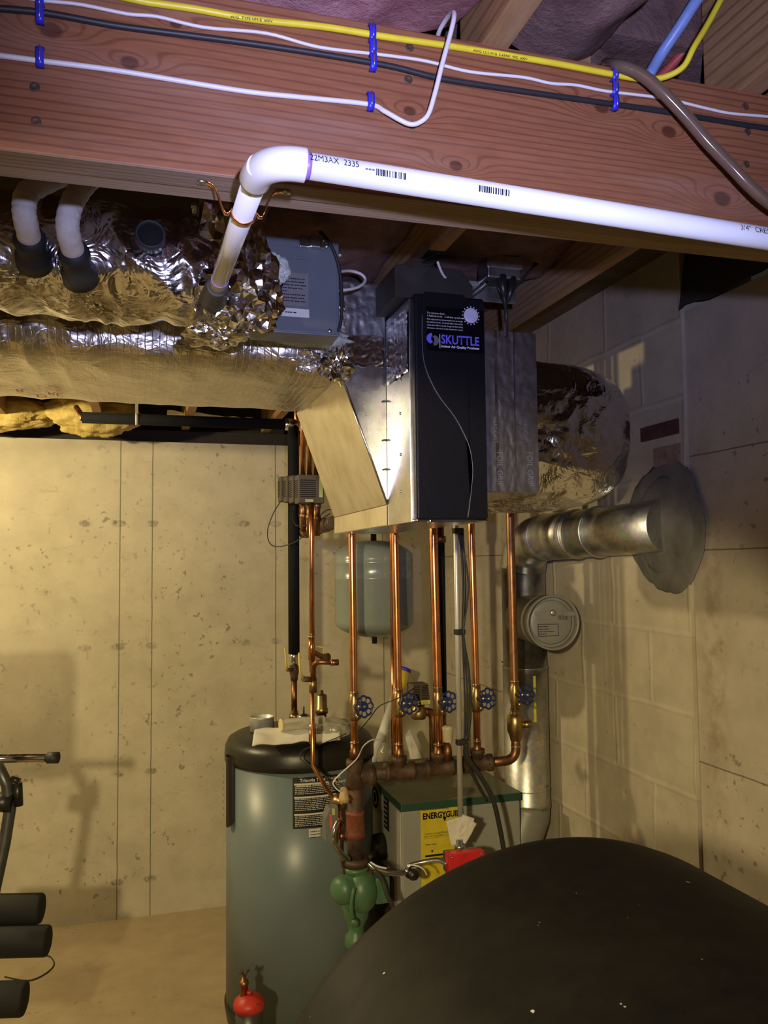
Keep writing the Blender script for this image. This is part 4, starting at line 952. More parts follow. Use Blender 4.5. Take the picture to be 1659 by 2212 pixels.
# ------------------------------------------------------------------ boiler risers with blue valves
YR = 2.68
def zof(px, py, Y=YR): return at(px, py, Y=Y).z
RZM = zof(900, 1662)      # header height
vproto = [None]
def handwheel_tree(c):
    """gate valve centred on the pipe at c"""
    t = thing('gate_valve', tuple(c), '', 'valve', 'blue handled valves on the copper risers')
    MB().lathe(c+Vector((0, 0, 0.045)), (0, 0, -1), [(0, 0.0115), (0, 0.0150), (0.014, 0.0150), (0.018, 0.0170), (0.045, 0.0185), (0.072, 0.0170), (0.078, 0.0150), (0.092, 0.0150), (0.092, 0.0115)], 24).build('valve_body', 'brass', t)
    MB().lathe(c+Vector((0, 0, 0.048)), (0, 0, -1), [(0, 0.0115), (0, 0.0158), (0.003, 0.0158), (0.003, 0.0115)], 24).build('solder_ring', 'solder', t)
    d = Vector((0.28, -0.93, 0.10)).normalized()
    MB().lathe(c, d, [(0.0, 0.013), (0.026, 0.0125), (0.028, 0.015), (0.040, 0.015), (0.041, 0.008), (0.060, 0.006)], 8).build('bonnet', 'brass', t)
    MB().lathe(c+Vector((0.004, -0.012, -0.028)), Vector((0.4, -0.85, -0.35)), [(0, 0.010), (0.016, 0.010), (0.018, 0.006), (0.02, 0)], 8).build('drain_nut', 'brass', t)
    hc = c+d*0.062; mb = MB(); _, u, v = mb._basis(d); N = 96; R = 0.0325
    ring = [hc+(u*math.cos(a)+v*math.sin(a))*R*(1+0.055*math.cos(8*a))+d*0.0 for a in [2*math.pi*i/N for i in range(N)]]
    ring.append(ring[0]); mb.tube(ring, 0.0034, 10, False)
    for k in range(8):
        a = 2*math.pi*(k+0.5)/8; e = hc+(u*math.cos(a)+v*math.sin(a))*R*0.95
        mb.tube([hc+(e-hc)*0.35, e], 0.0024, 8)
    mb.lathe(hc-d*0.003, d, [(0, 0.009), (0, 0.016), (0.004, 0.0165), (0.006, 0.014), (0.006, 0.006)], 24)
    hw = mb.build('handwheel', 'handle_blue', t)
    MB().lathe(hc, d, [(0.001, 0.007), (0.006, 0.0065), (0.008, 0.004), (0.009, 0)], 6).build('wheel_nut', 'steel', hw)
    return t
def riser(px0, px1, ytop, ybot, yv, label, vlabel, ztop=2.40, r=0.0124, fit=True, mat='copper', lowmat='copper'):
    xb_ = at(px1, yv, Y=YR).x; xt = at(px0, ytop, Y=YR).x; x = xb_
    z1 = zof(px1, ybot); zv = zof(px1, yv)
    t = thing('copper_riser', (x, YR, z1), label, 'pipe', 'copper risers above the boiler')
    MB().tube([(x, YR, z1), (x, YR, zv), (xt, YR, zof(px0, ytop)), (xt, YR, ztop)], r, 20).build('riser_tube', mat, t)
    if fit:
        MB().lathe((x, YR, z1+0.06), (0, 0, -1), [(0, r), (0, r+0.002), (0.02, r+0.002), (0.024, r+0.004), (0.05, r+0.005), (0.05, r)], 8).build('adapter', 'copper_old', t)
        MB().lathe((x, YR, z1+0.064), (0, 0, -1), [(0, r), (0, r+0.0025), (0.003, r+0.0025), (0.003, r)], 20).build('solder_ring', 'solder', t)
    c = Vector((x, YR, zv))
    if vproto[0] is None: vproto[0] = handwheel_tree(c); vproto[0]['label'] = vlabel
    else: copy_tree(vproto[0], c, vlabel)
    return t, x
r1, X1 = riser(760, 765, 1160, 1645, 1525, 'leftmost copper riser, standing on the rusty main pipe', 'blue wheel valve on the leftmost riser')
r2, X2 = riser(853, 861, 1160, 1648, 1518, 'copper riser in front of the grey expansion tank, right side', 'blue wheel valve on the riser left of the yellow labelled valve head')
r3, X3 = riser(936, 946, 1160, 1648, 1515, 'copper riser just left of the silver conduit', 'blue wheel valve just left of the silver conduit', r=0.0150)
r4, X4 = riser(1018, 1029, 1150, 1640, 1508, 'copper riser just right of the silver conduit', 'blue wheel valve just right of the silver conduit')
r5, X5 = riser(1101, 1112, 1085, 1600, 1500, 'thick darker copper riser nearest the right wall in front of the flue', 'blue wheel valve nearest the right wall in front of the flue', 1.90, 0.0148, False, 'copper_old')
# check valve and elbow of riser 5
zc = zof(1116, 1565)
MB().lathe((X5, YR, zc+0.055), (0, 0, -1), [(0, 0.015), (0, 0.0185), (0.014, 0.0185), (0.02, 0.024), (0.03, 0.031), (0.055, 0.031), (0.075, 0.031), (0.09, 0.024), (0.11, 0.020), (0.11, 0.015)], 8).build('check_valve', 'brass', r5)
MB().cyl((X5+0.02, YR-0.01, zc), (X5+0.052, YR-0.025, zc+0.002), 0.013, 0.013, 14).build('check_cap', 'brass', r5)
zm = zof(1100, 1643)
MB().tube([(X5, YR, zc-0.05), (X5, YR, zm+0.06), *arc((X5, YR, zm+0.045), (X5, YR, zm), (X5-0.045, YR, zm), 8), (X5-0.115, YR, zm)], 0.0165, 20).build('elbow', 'copper_old', r5)
for zz_ in (zm+0.05,): MB().lathe((X5, YR, zz_), (0, 0, -1), [(0, 0.0165), (0, 0.0185), (0.004, 0.0185), (0.004, 0.0165)], 20).build('solder_ring', 'solder', r5)
# iron header
hd = thing('iron_header', (X1, YR, RZM), 'rusty cast iron header pipe joining the risers above the boiler', 'pipe header')
MB().cyl((X1, YR, RZM-0.004), (X5-0.11, YR, zm), 0.0215, seg=22).build('header_pipe', 'rusty_iron', hd)
def hz_(x): return (RZM-0.004)+(zm-RZM+0.004)*(x-X1)/(X5-0.11-X1)
for x in (X2, X3, X4):
    z0 = hz_(x)
    MB().lathe((x-0.052, YR, z0), (1, 0, 0), [(0, 0.0215), (0, 0.030), (0.014, 0.030), (0.016, 0.026), (0.088, 0.026), (0.090, 0.030), (0.104, 0.030), (0.104, 0.0215)], 24).build('iron_tee', 'rusty_iron', hd)
    MB().lathe((x, YR, z0+0.01), (0, 0, 1), [(0, 0.022), (0.022, 0.022), (0.024, 0.026), (0.040, 0.026), (0.040, 0.014)], 24).build('tee_branch', 'rusty_iron', hd)
MB().lathe((X5-0.125, YR, zm), (1, 0, 0), [(0, 0.0215), (0, 0.027), (0.02, 0.027), (0.022, 0.022), (0.035, 0.022)], 8).build('reducer', 'rusty_iron', hd)
# vertical iron main
im = thing('iron_pipe', (X1, YR, 0.70), 'thick rusty vertical pipe between the leftmost riser and the green pump', 'pipe')
za, zb_, zc_, zd = zof(765, 1640), zof(765, 1702), zof(766, 1752), zof(768, 1808)
ze = zof(769, 1862)
MB().lathe((X1, YR, za), (0, 0, -1), [(0, 0.015), (0, 0.027), (0.012, 0.029), (0.03, 0.025), (za-zb_, 0.030), (za-zb_, 0.026)], 24).build('top_tee', 'rusty_iron', im)
MB().lathe((X1+0.02, YR, RZM-0.004), (1, 0, 0), [(0, 0.026), (0.022, 0.026), (0.024, 0.032), (0.045, 0.032), (0.045, 0.0215)], 24).build('tee_arm', 'rusty_iron', im)
MB().cyl((X1, YR, zb_+0.01), (X1, YR, ze), 0.0265, seg=24).build('main_pipe', 'rusty_iron', im)
MB().lathe((X1, YR, zc_+0.002), (0, 0, -1), [(0, 0.0265), (0, 0.031), (0.012, 0.031), (0.014, 0.029), (zc_-zd-0.014, 0.031), (zc_-zd, 0.0325), (zc_-zd, 0.0265)], 24).build('coupling', 'burnt_paint_iron', im)

# green circulator pump
pm = thing('circulator_pump', (X1, YR, zof(765, 1990)), 'green cast iron circulator pump at the foot of the rusty pipe', 'pump')
zp = zof(768, 1925)
MB().lathe((X1, YR, ze+0.012), (0, 0, -1), [(0, 0.028), (0, 0.044), (0.014, 0.046), (0.016, 0.040), (0.026, 0.040)], 28).build('upper_flange', 'rusty_iron', pm)
for s_ in (-1, 1):
    bxp = X1+s_*0.046
    MB().lathe((bxp, YR-0.012, ze+0.022), (0, 0, -1), [(0, 0.006), (0.002, 0.009), (0.010, 0.009), (0.010, 0.005), (0.05, 0.005), (0.05, 0.009), (0.060, 0.009)], 6).build('flange_bolt', 'rusty_iron', pm)
mb = MB()
mb.lathe((X1, YR, ze-0.012), (0, 0, -1), [(0, 0.030), (0, 0.042), (0.016, 0.042), (0.020, 0.030), (0.05, 0.040), (0.12, 0.046), (0.16, 0.040), (0.19, 0.026), (0.21, 0.024), (0.22, 0.036), (0.25, 0.038), (0.26, 0.030)], 28)
mb.sphere((X1+0.014, YR-0.015, zp+0.005), 0.060, (0.92, 1.0, 1.15), 4)
mb.build('volute', 'pump_green', pm)
d = Vector((-0.80, -0.6, 0.12)).normalized(); c0 = Vector((X1-0.01, YR, zp+0.015))
MB().lathe(c0, d, [(0, 0.052), (0.02, 0.053), (0.028, 0.046), (0.060, 0.044), (0.074, 0.036), (0.082, 0.020), (0.084, 0)], 28).build('motor_housing', 'pump_green', pm)
MB().box((X1+0.055, YR-0.045, zp-0.035), (X1+0.105, YR+0.03, zp+0.05), 0.008).build('terminal_box', 'pump_green', pm)
mb = MB()
for k in range(1): mb.tube(arc(Vector((X1-0.022+k*0.02, YR-0.072, zp+0.04-k*0.015)), Vector((X1-0.045+k*0.015, YR-0.088, zp-0.01)), Vector((X1-0.022+k*0.012, YR-0.060, zp-0.065)), 8), 0.006, 10)
mb.build('cast_ribs', 'pump_green', pm)
MB().lathe((X1-0.018, YR-0.060, zp-0.068), Vector((-0.3, -0.9, -0.3)), [(0, 0.013), (0.016, 0.013), (0.018, 0.008), (0.018, 0)], 6).build('drain_plug', 'pump_green', pm)
MB().cyl((X1, YR, zof(765, 2010)-0.01), (X1, YR, 0.30), 0.026, seg=20).build('lower_pipe', 'rusty_iron', pm)

# second copper pipe behind, insulated black pipe behind riser 3
YQ = 2.80
q = thing('copper_pipe', tuple(at(855, 1655, Y=YQ)), 'copper pipe standing just behind the second riser under the expansion tank', 'pipe')
xq = at(852, 1500, Y=YQ).x
MB().cyl((xq, YQ, zof(852, 1665, YQ)), (xq, YQ, zof(852, 1385, YQ)), 0.0125, seg=18).build('pipe_tube', 'copper', q)
MB().tube([(xq, YQ, zof(852, 1385, YQ)), (xq, YQ, zof(852, 1150, YQ)), (xq, YQ, 2.64)], 0.0115, 16).build('upper_tube', 'copper', q)
k_ = thing('insulated_pipe', tuple(at(955, 1500, Y=2.78)), 'black insulated pipe behind the riser left of the conduit', 'pipe')
xk = at(953, 1300, Y=2.78).x
MB().cyl((xk, 2.78, zof(955, 1515, 2.78)), (xk, 2.78, zof(955, 1165, 2.78)), 0.0155, seg=20).build('foam_sleeve', 'foam_black', k_)
MB().lathe((xk, 2.78, zof(955, 1172, 2.78)), (0, 0, 1), [(0, 0.012), (0, 0.020), (0.022, 0.021), (0.024, 0.014), (0.85, 0.014)], 20).build('copper_tee', 'copper_old', k_)
MB().cyl((xk, 2.78, zof(955, 1515, 2.78)), (xk, 2.78, zof(955, 1625, 2.78)), 0.012, seg=16).build('lower_tube', 'copper_old', k_)
# yellow labelled zone valve
yv = thing('motor_valve', tuple(at(900, 1530, Y=2.74)), 'vented valve head with a yellow label left of the third blue wheel', 'valve')
y0 = 2.735; zx = at(903, 1500, Y=y0)
poly = [Vector((zx.x-0.036, y0-0.03, zof(903, 1520, y0))), Vector((zx.x+0.036, y0-0.03, zof(903, 1520, y0))), Vector((zx.x+0.028, y0-0.03, zof(903, 1475, y0))), Vector((zx.x-0.030, y0-0.03, zof(903, 1475, y0)))]
MB().prism(poly, (0, 0.06, 0), 0.004).build('valve_head', 'valve_plastic', yv)
mb = MB()
for i in range(9):
    zz_ = poly[0].z+0.019+i*0.0056
    mb.box((zx.x-0.026, y0-0.0312, zz_), (zx.x-0.003, y0-0.0302, zz_+0.0026)); mb.box((zx.x+0.003, y0-0.0312, zz_), (zx.x+0.026, y0-0.0302, zz_+0.0026))
mb.build('vent_slots', 'hole_black', yv)
MB().box((zx.x-0.033, y0-0.0318, poly[0].z+0.002), (zx.x+0.033, y0-0.0305, poly[0].z+0.0155), 0.0003).build('yellow_label', 'label_yellow', yv)
mb = MB(); zq = poly[0].z+0.004
mb.poly([(zx.x-0.010, y0-0.0322, zq), (zx.x-0.001, y0-0.0322, zq), (zx.x-0.0055, y0-0.0322, zq+0.008)])
for i in range(3): mb.poly([(zx.x+0.004, y0-0.0322, zq+i*0.003), (zx.x+0.026, y0-0.0322, zq+i*0.003), (zx.x+0.026, y0-0.0322, zq+i*0.003+0.001), (zx.x+0.004, y0-0.0322, zq+i*0.003+0.001)])
mb.build('label_print', 'print_ink', yv, recalc=False)
MB().lathe((zx.x+0.002, y0, poly[0].z), (0, 0, -1), [(0, 0.022), (0.012, 0.020), (0.016, 0.026), (0.04, 0.028), (0.052, 0.022), (0.056, 0)], 20).build('valve_body', 'brass', yv)
MB().tube([(zx.x+0.01, y0, poly[0].z-0.03), *arc((zx.x+0.03, y0, poly[0].z-0.03), (zx.x+0.055, y0, poly[0].z-0.03), (zx.x+0.055, y0, poly[0].z-0.06), 6), (zx.x+0.055, y0, poly[0].z-0.20)], 0.0150, 18).build('copper_elbow', 'copper_old', yv)
# air vent
av = thing('air_vent', tuple(at(967, 1610, Y=2.66)), 'small cream air vent bottle standing on the header', 'air vent')
ax_ = at(967, 1585, Y=2.66)
MB().lathe((ax_.x, 2.66, zof(967, 1603, 2.66)), (0, 0, 1), [(0, 0.005), (0, 0.014), (0.003, 0.017), (0.040, 0.0185), (0.042, 0.0195), (0.050, 0.0195), (0.056, 0.012), (0.056, 0)], 24).build('vent_body', 'cream_plastic', av)
MB().lathe((ax_.x, 2.66, zof(967, 1603, 2.66)), (0, 0, -1), [(0, 0.006), (0.008, 0.006), (0.010, 0.012), (0.03, 0.015), (0.06, 0.016)], 8).build('vent_fitting', 'copper_old', av)

# ------------------------------------------------------------------ expansion tank
ex = at(808, 1275, Y=2.98); RE = 0.148
xt = thing('expansion_tank', (ex.x, 2.98, zof(808, 1380, 2.98)), 'round grey green expansion tank hanging behind the copper risers', 'tank')
t0, t1 = zof(808, 1167, 2.98), zof(808, 1376, 2.98); H = t0-t1
MB().lathe((ex.x, 2.98, t1), (0, 0, 1), [(0, 0.0), (0.002, 0.04), (0.012, 0.09), (0.030, 0.128), (0.045, RE-0.004), (0.055, RE-0.001), (0.06, RE), (H*0.60, RE), (H*0.60+0.003, RE+0.002), (H*0.60+0.006, RE), (H*0.76, RE), (H*0.76+0.003, RE+0.002), (H*0.76+0.006, RE), (H-0.07, RE), (H-0.05, RE-0.003), (H-0.03, RE-0.025), (H-0.012, 0.09), (H-0.002, 0.04), (H, 0)], 64).build('tank_shell', 'tank_grey', xt)
MB().lathe((ex.x, 2.98, t1+0.002), (0, 0, -1), [(0, 0.014), (0.004, 0.014), (0.004, 0.010), (0.026, 0.0095), (0.026, 0)], 16).build('air_valve', 'plastic_black', xt)
MB().cyl((ex.x, 2.98, t0-0.003), (ex.x, 2.98, 2.642), 0.011, seg=14).build('hanging_pipe', 'copper_old', xt)

# ------------------------------------------------------------------ conduit with black wires
YD = 2.625
cd = thing('metal_conduit', tuple(at(995, 1830, Y=YD)), 'thin silver conduit with black wires taped to it, dropping to the red switch', 'conduit')
c0 = at(978, 1145, Y=YD); c1 = at(996, 1832, Y=YD)
MB().cyl((c1.x, YD, c1.z), (c1.x-0.002, YD, 2.39), 0.0095, seg=18).build('conduit_tube', 'conduit_zinc', cd)
for k in range(3):
    pts = [(c1.x+0.006+0.004*k, YD-0.006, zof(985, 1145, YD))]
    for i, yy in enumerate((1200, 1260, 1310, 1365, 1430, 1500, 1560, 1600)):
        spread = (0.008, 0.016, 0.011, 0.002, 0.009, 0.016, 0.012, 0.004)[i]
        pts.append((c1.x+0.013+spread*(0.35+0.55*k), YD-0.008-0.003*k, zof(990, yy, YD)))
    MB().tube(smooth_path(pts, 5), 0.0032, 8).build('black_wire', 'cable_black', cd)
MB().tube(smooth_path([(c1.x+0.020, YD-0.01, zof(990, 1150, YD)), (c1.x+0.024, YD-0.012, zof(990, 1260, YD)), (c1.x+0.016, YD-0.01, zof(990, 1365, YD)), (c1.x+0.032, YD-0.014, zof(990, 1450, YD)), (c1.x+0.036, YD-0.014, zof(990, 1540, YD)), (c1.x+0.024, YD-0.012, zof(990, 1600, YD))], 6), 0.0045, 8).build('black_wire', 'cable_black', cd)
for yy in (1365, 1603, 1147):
    zz_ = zof(990, yy, YD); MB().box((c1.x-0.012, YD-0.016, zz_-0.010), (c1.x+0.024, YD+0.010, zz_+0.010), 0.005).build('tape_wrap', 'rubber', cd)
MB().tube(smooth_path([(c1.x+0.018, YD-0.012, zof(995, 1605, YD)), at(1012, 1640, Y=YD-0.01), at(1040, 1680, Y=YD-0.015), at(1064, 1725, Y=YD-0.02), at(1078, 1780, Y=YD-0.02), at(1090, 1850, Y=YD-0.02), at(1092, 1900, Y=YD-0.02)], 6), 0.0085, 12).build('drooping_cable', 'cable_black', cd)
MB().tube(smooth_path([(c1.x+0.018, YD-0.008, zof(995, 1605, YD)), at(1006, 1640, Y=YD), at(1030, 1690, Y=YD), at(1052, 1730, Y=YD)], 6), 0.0060, 10).build('drooping_cable', 'cable_black', cd)
# red emergency switch
rs = thing('emergency_switch', tuple(at(1005, 1880, Y=2.55)), 'bright red emergency switch plate below the silver conduit', 'switch')
R0 = at(966, 1868, Y=2.55); R1 = at(1043, 1834, Y=2.55)
rot = Matrix.Rotation(math.radians(-3), 3, 'Y')
cz = (R0.z+R1.z)/2-0.022
MB().box((R0.x, 2.535, R1.z-0.075), (R1.x, 2.572, R1.z), 0.004).build('red_plate', 'red_plastic', rs)
MB().box((R0.x+0.004, 2.5725, R1.z-0.070), (R1.x-0.004, 2.60, R1.z-0.006), 0.003).build('steel_box', 'zinc', rs)
mb = MB().lathe(((R0.x+R1.x)/2, 2.6, R1.z-0.008), (0, 0, 1), [(0, 0.009), (0, 0.016), (0.01, 0.016), (0.012, 0.012), (0.03, 0.012)], 8); mb.build('connector', 'zinc', rs)
for dx in (0.012, R1.x-R0.x-0.012): MB().lathe((R0.x+dx, 2.535, R1.z-0.010), (0, -1, 0), [(0, 0.004), (0.002, 0.003), (0.002, 0)], 10).build('screw', 'zinc', rs)
flex('flexible_conduit', [at(965, 1866, Y=2.56), at(945, 1858, Y=2.58), at(915, 1862, Y=2.6), at(885, 1870, Y=2.61), at(875, 1885, Y=2.61), at(840, 1886, Y=2.61), at(812, 1878, Y=2.61), at(796, 1865, Y=2.62)], 0.0085, 'steel', 'shiny corrugated conduit from the red switch left to the green pump')
flex('flexible_conduit', [at(1043, 1855, Y=2.57), at(1060, 1850, Y=2.60), at(1075, 1854, Y=2.64), at(1090, 1870, Y=2.70), at(1092, 1910, Y=2.74)], 0.0085, 'steel', 'short shiny corrugated conduit right of the red switch')
flex('flexible_conduit', [at(730, 1775, Y=2.56), at(722, 1795, Y=2.55), at(722, 1820, Y=2.55), at(735, 1842, Y=2.57), at(752, 1856, Y=2.62)], 0.0085, 'steel', 'shiny corrugated conduit curling beside the rusty main pipe')
flex('flexible_conduit', [at(808, 1880, Y=2.60), at(825, 1900, Y=2.60), at(835, 1930, Y=2.60), at(850, 1965, Y=2.62), at(860, 2020, Y=2.65)], 0.0075, 'machine_steel', 'dark corrugated conduit dropping right of the green pump')
cable('thin_wire', [(800, 1862, 2.58), (815, 1871, 2.57), (835, 1876, 2.57)], 0.003, 'cable_white', 'short white wire on the conduit right of the green pump')
cable('thin_wire', [(880, 1868, 2.58), (900, 1870, 2.57), (915, 1878, 2.57), (922, 1890, 2.58)], 0.0025, 'cable_white', 'short white wire curving below the corrugated conduit')
p = at(893, 1890, Y=2.60)
tag(MB().lathe(p, (0.2, -1, 0.1), [(-0.03, 0.016), (0.0, 0.018), (0.012, 0.014), (0.012, 0)], 16).build('conduit_fitting', 'plastic_black'), 'dark round conduit fitting in front of the boiler left corner', 'fitting')
tags = thing('paper_tags', tuple(at(1000, 1800, Y=2.605)), 'crumpled white paper tags hanging on the silver conduit', 'tags')
for k, (px, py, ang, w, h) in enumerate(((985, 1795, 12, 0.055, 0.085), (1002, 1790, -22, 0.045, 0.085), (1008, 1795, -34, 0.035, 0.075))):
    c = at(px, py, Y=2.606-0.002*k); a = math.radians(ang)
    def tg(u, v, c=c, a=a, w=w, h=h, k=k):
        x = (u-0.5)*w; zz = (v-0.5)*h; return (c.x+x*math.cos(a)-zz*math.sin(a), c.y+0.004*fr((u*3, v*3, k), 1)-0.004, c.z+x*math.sin(a)+zz*math.cos(a))
    o = MB().grid(tg, 10, 12).build('paper_sheet', 'paper', tags); o.modifiers.new('s', 'SOLIDIFY').thickness = 0.0006

# ------------------------------------------------------------------ aquastat and brass valves by the main pipe
aq = thing('aquastat_box', tuple(at(715, 1800, Y=2.62)), 'small grey control box with a red mark between heater and rusty pipe', 'control box')
A0 = at(703, 1822, Y=2.60); A1 = at(728, 1745, Y=2.60); wd = 0.05
poly = [(A0.x, 2.60, A0.z+0.004), (A0.x, 2.60, A1.z-0.03), (A0.x+0.014, 2.60, A1.z), (A1.x+0.004, 2.60, A1.z+0.004), (A1.x+0.004, 2.60, A0.z-0.006)]
MB().prism(poly, (0, wd, 0), 0.002).build('box_cover', 'aquastat_grey', aq)
p = at(715, 1772, Y=2.598); MB().box((p.x-0.005, 2.597, p.z-0.022), (p.x+0.004, 2.5995, p.z+0.02)).build('red_mark', 'red_label', aq)
p = at(721, 1752, Y=2.598); MB().box((p.x-0.006, 2.597, p.z-0.012), (p.x+0.004, 2.5995, p.z+0.008)).build('green_mark', 'label_green', aq)
bv = thing('pressure_valve', tuple(at(735, 1740, Y=2.64)), 'brass pressure valve assembly joined to the rusty pipe', 'valve')
p = at(733, 1732, Y=2.64)
MB().lathe(p, (0.2, -0.9, 0.1), [(-0.02, 0.022), (0.0, 0.024), (0.01, 0.020), (0.02, 0.012), (0.03, 0.010), (0.03, 0)], 20).build('valve_body', 'brass', bv)
MB().cyl(p, (X1, YR, p.z), 0.012, seg=14).build('side_nipple', 'brass', bv)
q = at(743, 1722, Y=2.62); MB().lathe((q.x, 2.62, q.z-0.015), (0, 0, 1), [(0, 0.017), (0.012, 0.017), (0.045, 0.010), (0.048, 0)], 18).build('tan_cap', 'tan_plastic', bv)
MB().lathe(at(731, 1750, Y=2.62), (0, 0, -1), [(0, 0.010), (0.02, 0.010), (0.022, 0.013), (0.036, 0.013), (0.038, 0.008), (0.09, 0.007)], 8).build('lower_nipple', 'copper', bv)
MB().lathe(at(738, 1778, Y=2.62), (0, 0, -1), [(0, 0.009), (0.03, 0.009), (0.03, 0.012), (0.05, 0.012), (0.052, 0.007), (0.09, 0.006)], 8).build('lower_nipple', 'copper_old', bv)
cable('sensor_wire', [(826, 1600, 2.75), (805, 1598, 2.72), (785, 1612, 2.70), (770, 1640, 2.64), (735, 1672, 2.62), (720, 1690, 2.62), (725, 1702, 2.62), (738, 1712, 2.62)], 0.0022, 'cable_white', 'grey white wire curling past the rusty pipe to the brass valve')
cable('sensor_wire', [(905, 1480, 2.72), (860, 1508, 2.66), (820, 1525, 2.70), (800, 1550, 2.75), (775, 1580, 2.8)], 0.0018, 'rubber', 'dark wire from the yellow labelled valve toward the heater top')
cable('sensor_wire', [(748, 1585, 2.86), (700, 1605, 2.85), (660, 1618, 2.85), (648, 1632, 2.84), (655, 1645, 2.83), (685, 1662, 2.80), (710, 1685, 2.76), (722, 1706, 2.70)], 0.0018, 'rubber', 'dark wire across the heater lid down to the brass valve')

# ------------------------------------------------------------------ boiler
BY0, BY1 = 2.885, 3.52
B0 = at(866, 1737, Y=BY0); B1 = at(1126, 1702, Y=BY0); BT = B0.z
bo = thing('boiler', ((B0.x+B1.x)/2, BY0, 0), 'grey boiler with a green top and a yellow energy sticker', 'boiler')
lip = 0.030
MB().box((B0.x+0.004, BY0+0.006, 0.06), (B1.x-0.004, BY1-0.004, BT-lip), 0.006).build('jacket_front', 'boiler_grey', bo)
MB().box((B0.x, BY0, BT-lip), (B1.x, BY1, BT), 0.004).build('green_top', 'boiler_green', bo)
MB().box((B0.x+0.01, BY0+0.02, 0), (B1.x-0.01, BY1-0.02, 0.06)).build('plinth', 'plastic_black', bo)
bxf = B0.x+0.004
MB().box((bxf-0.0015, BY0+0.012, 0.10), (bxf+0.001, BY0+0.52, BT-lip-0.004)).build('side_panel', 'boiler_side', bo)
def side(y, z): return lambda u, v, w: Vector((bxf-0.0035-w, y-u, z+v))
# round emblem plate, printed plate and light strip on the left side
p = at(812, 1722, X=bxf)
MB().box((bxf-0.003, p.y-0.055, p.z-0.050), (bxf-0.001, p.y+0.055, p.z+0.045), 0.0005).build('emblem_plate', 'boiler_grey', bo)
MB().lathe((bxf-0.003, p.y, p.z), (-1, 0, 0), [(0, 0.042), (0.001, 0.042), (0.001, 0.032), (0.0005, 0.032), (0.0005, 0.018), (0.001, 0.018), (0.001, 0)], 32).build('round_emblem', 'print_ink', bo)
MB().lathe((bxf-0.0040, p.y, p.z), (-1, 0, 0), [(0, 0.028), (0.0003, 0.028), (0.0003, 0.020), (0, 0.020)], 32).build('emblem_ring', 'label_white', bo)
p = at(836, 1760, X=bxf)
MB().box((bxf-0.003, p.y-0.035, p.z-0.055), (bxf-0.001, p.y+0.035, p.z+0.065), 0.0005).build('rating_plate', 'label_black', bo)
for k in range(6): text('small_print', 'BOILER RATING', 'label_white', bo, 0.009, side(p.y+0.030, p.z+0.048-k*0.018), sx=0.7)
MB().box((bxf-0.003, BY0+0.015, 0.42), (bxf-0.001, BY0+0.06, BT-lip-0.008), 0.0005).build('paper_strip', 'label_white', bo)
MB().box((bxf-0.01, BY0+0.10, 0.18), (bxf-0.001, BY0+0.36, 0.52), 0.006).build('burner_door', 'rusty_iron', bo)
MB().lathe((bxf-0.005, BY0+0.23, 0.60), (-1, 0, 0), [(0, 0.05), (0.05, 0.048), (0.09, 0.040), (0.095, 0.02), (0.095, 0)], 28).build('burner_tube', 'plastic_black', bo)
fy2 = BY0+0.0045
g0_, g1_ = at(908, 1745, Y=fy2), at(990, 1900, Y=fy2)
MB().box((g0_.x, fy2-0.0006, 0.47), (g0_.x+0.152, fy2+0.0008, g0_.z), 0.0002).build('energy_sticker', 'guide_yellow', bo); es = bpy.data.objects['energy_sticker']
def bf(x, z): return lambda u, v, w: Vector((x+u, fy2-0.0012-w, z+v))
text('sticker_text', 'ENERGYGUIDE', 'print_ink', es, 0.030, bf(g0_.x+0.008, g0_.z-0.042), bold=0.0012, sx=0.80)
text('small_print', 'Based on standard U.S. Government tests', 'print_ink', es, 0.006, bf(g0_.x+0.008, g0_.z-0.012), sx=0.95)
text('sticker_text', 'Compare the Energy Efficiency of this\nBoiler with Others Before You Buy.', 'print_ink', es, 0.0095, bf(g0_.x+0.014, g0_.z-0.098), sx=0.78)
text('small_print', 'Energy Rating', 'print_ink', es, 0.007, bf(g0_.x+0.018, g0_.z-0.136))
mb = MB(); xq2 = g0_.x+0.043; zq2 = g0_.z-0.155
mb.poly([(xq2-0.005, fy2-0.0012, zq2), (xq2+0.005, fy2-0.0012, zq2), (xq2, fy2-0.0012, zq2-0.009)])
mb.poly([(g0_.x+0.016, fy2-0.0012, zq2-0.022), (g0_.x+0.14, fy2-0.0012, zq2-0.022), (g0_.x+0.14, fy2-0.0012, zq2-0.015), (g0_.x+0.016, fy2-0.0012, zq2-0.015)])
mb.poly([(g0_.x+0.085, fy2-0.0012, g0_.z-0.040), (g0_.x+0.101, fy2-0.0012, g0_.z-0.040), (g0_.x+0.093, fy2-0.0012, g0_.z-0.058)])
mb.poly([(g0_.x+0.010, fy2-0.0012, g0_.z-0.112), (g0_.x+0.14, fy2-0.0012, g0_.z-0.112), (g0_.x+0.14, fy2-0.0012, g0_.z-0.1112), (g0_.x+0.010, fy2-0.0012, g0_.z-0.1112)])
mb.build('sticker_graphic', 'print_ink', es, recalc=False)
text('small_print', 'Least Efficient', 'print_ink', es, 0.008, bf(g0_.x+0.012, g0_.z-0.195))

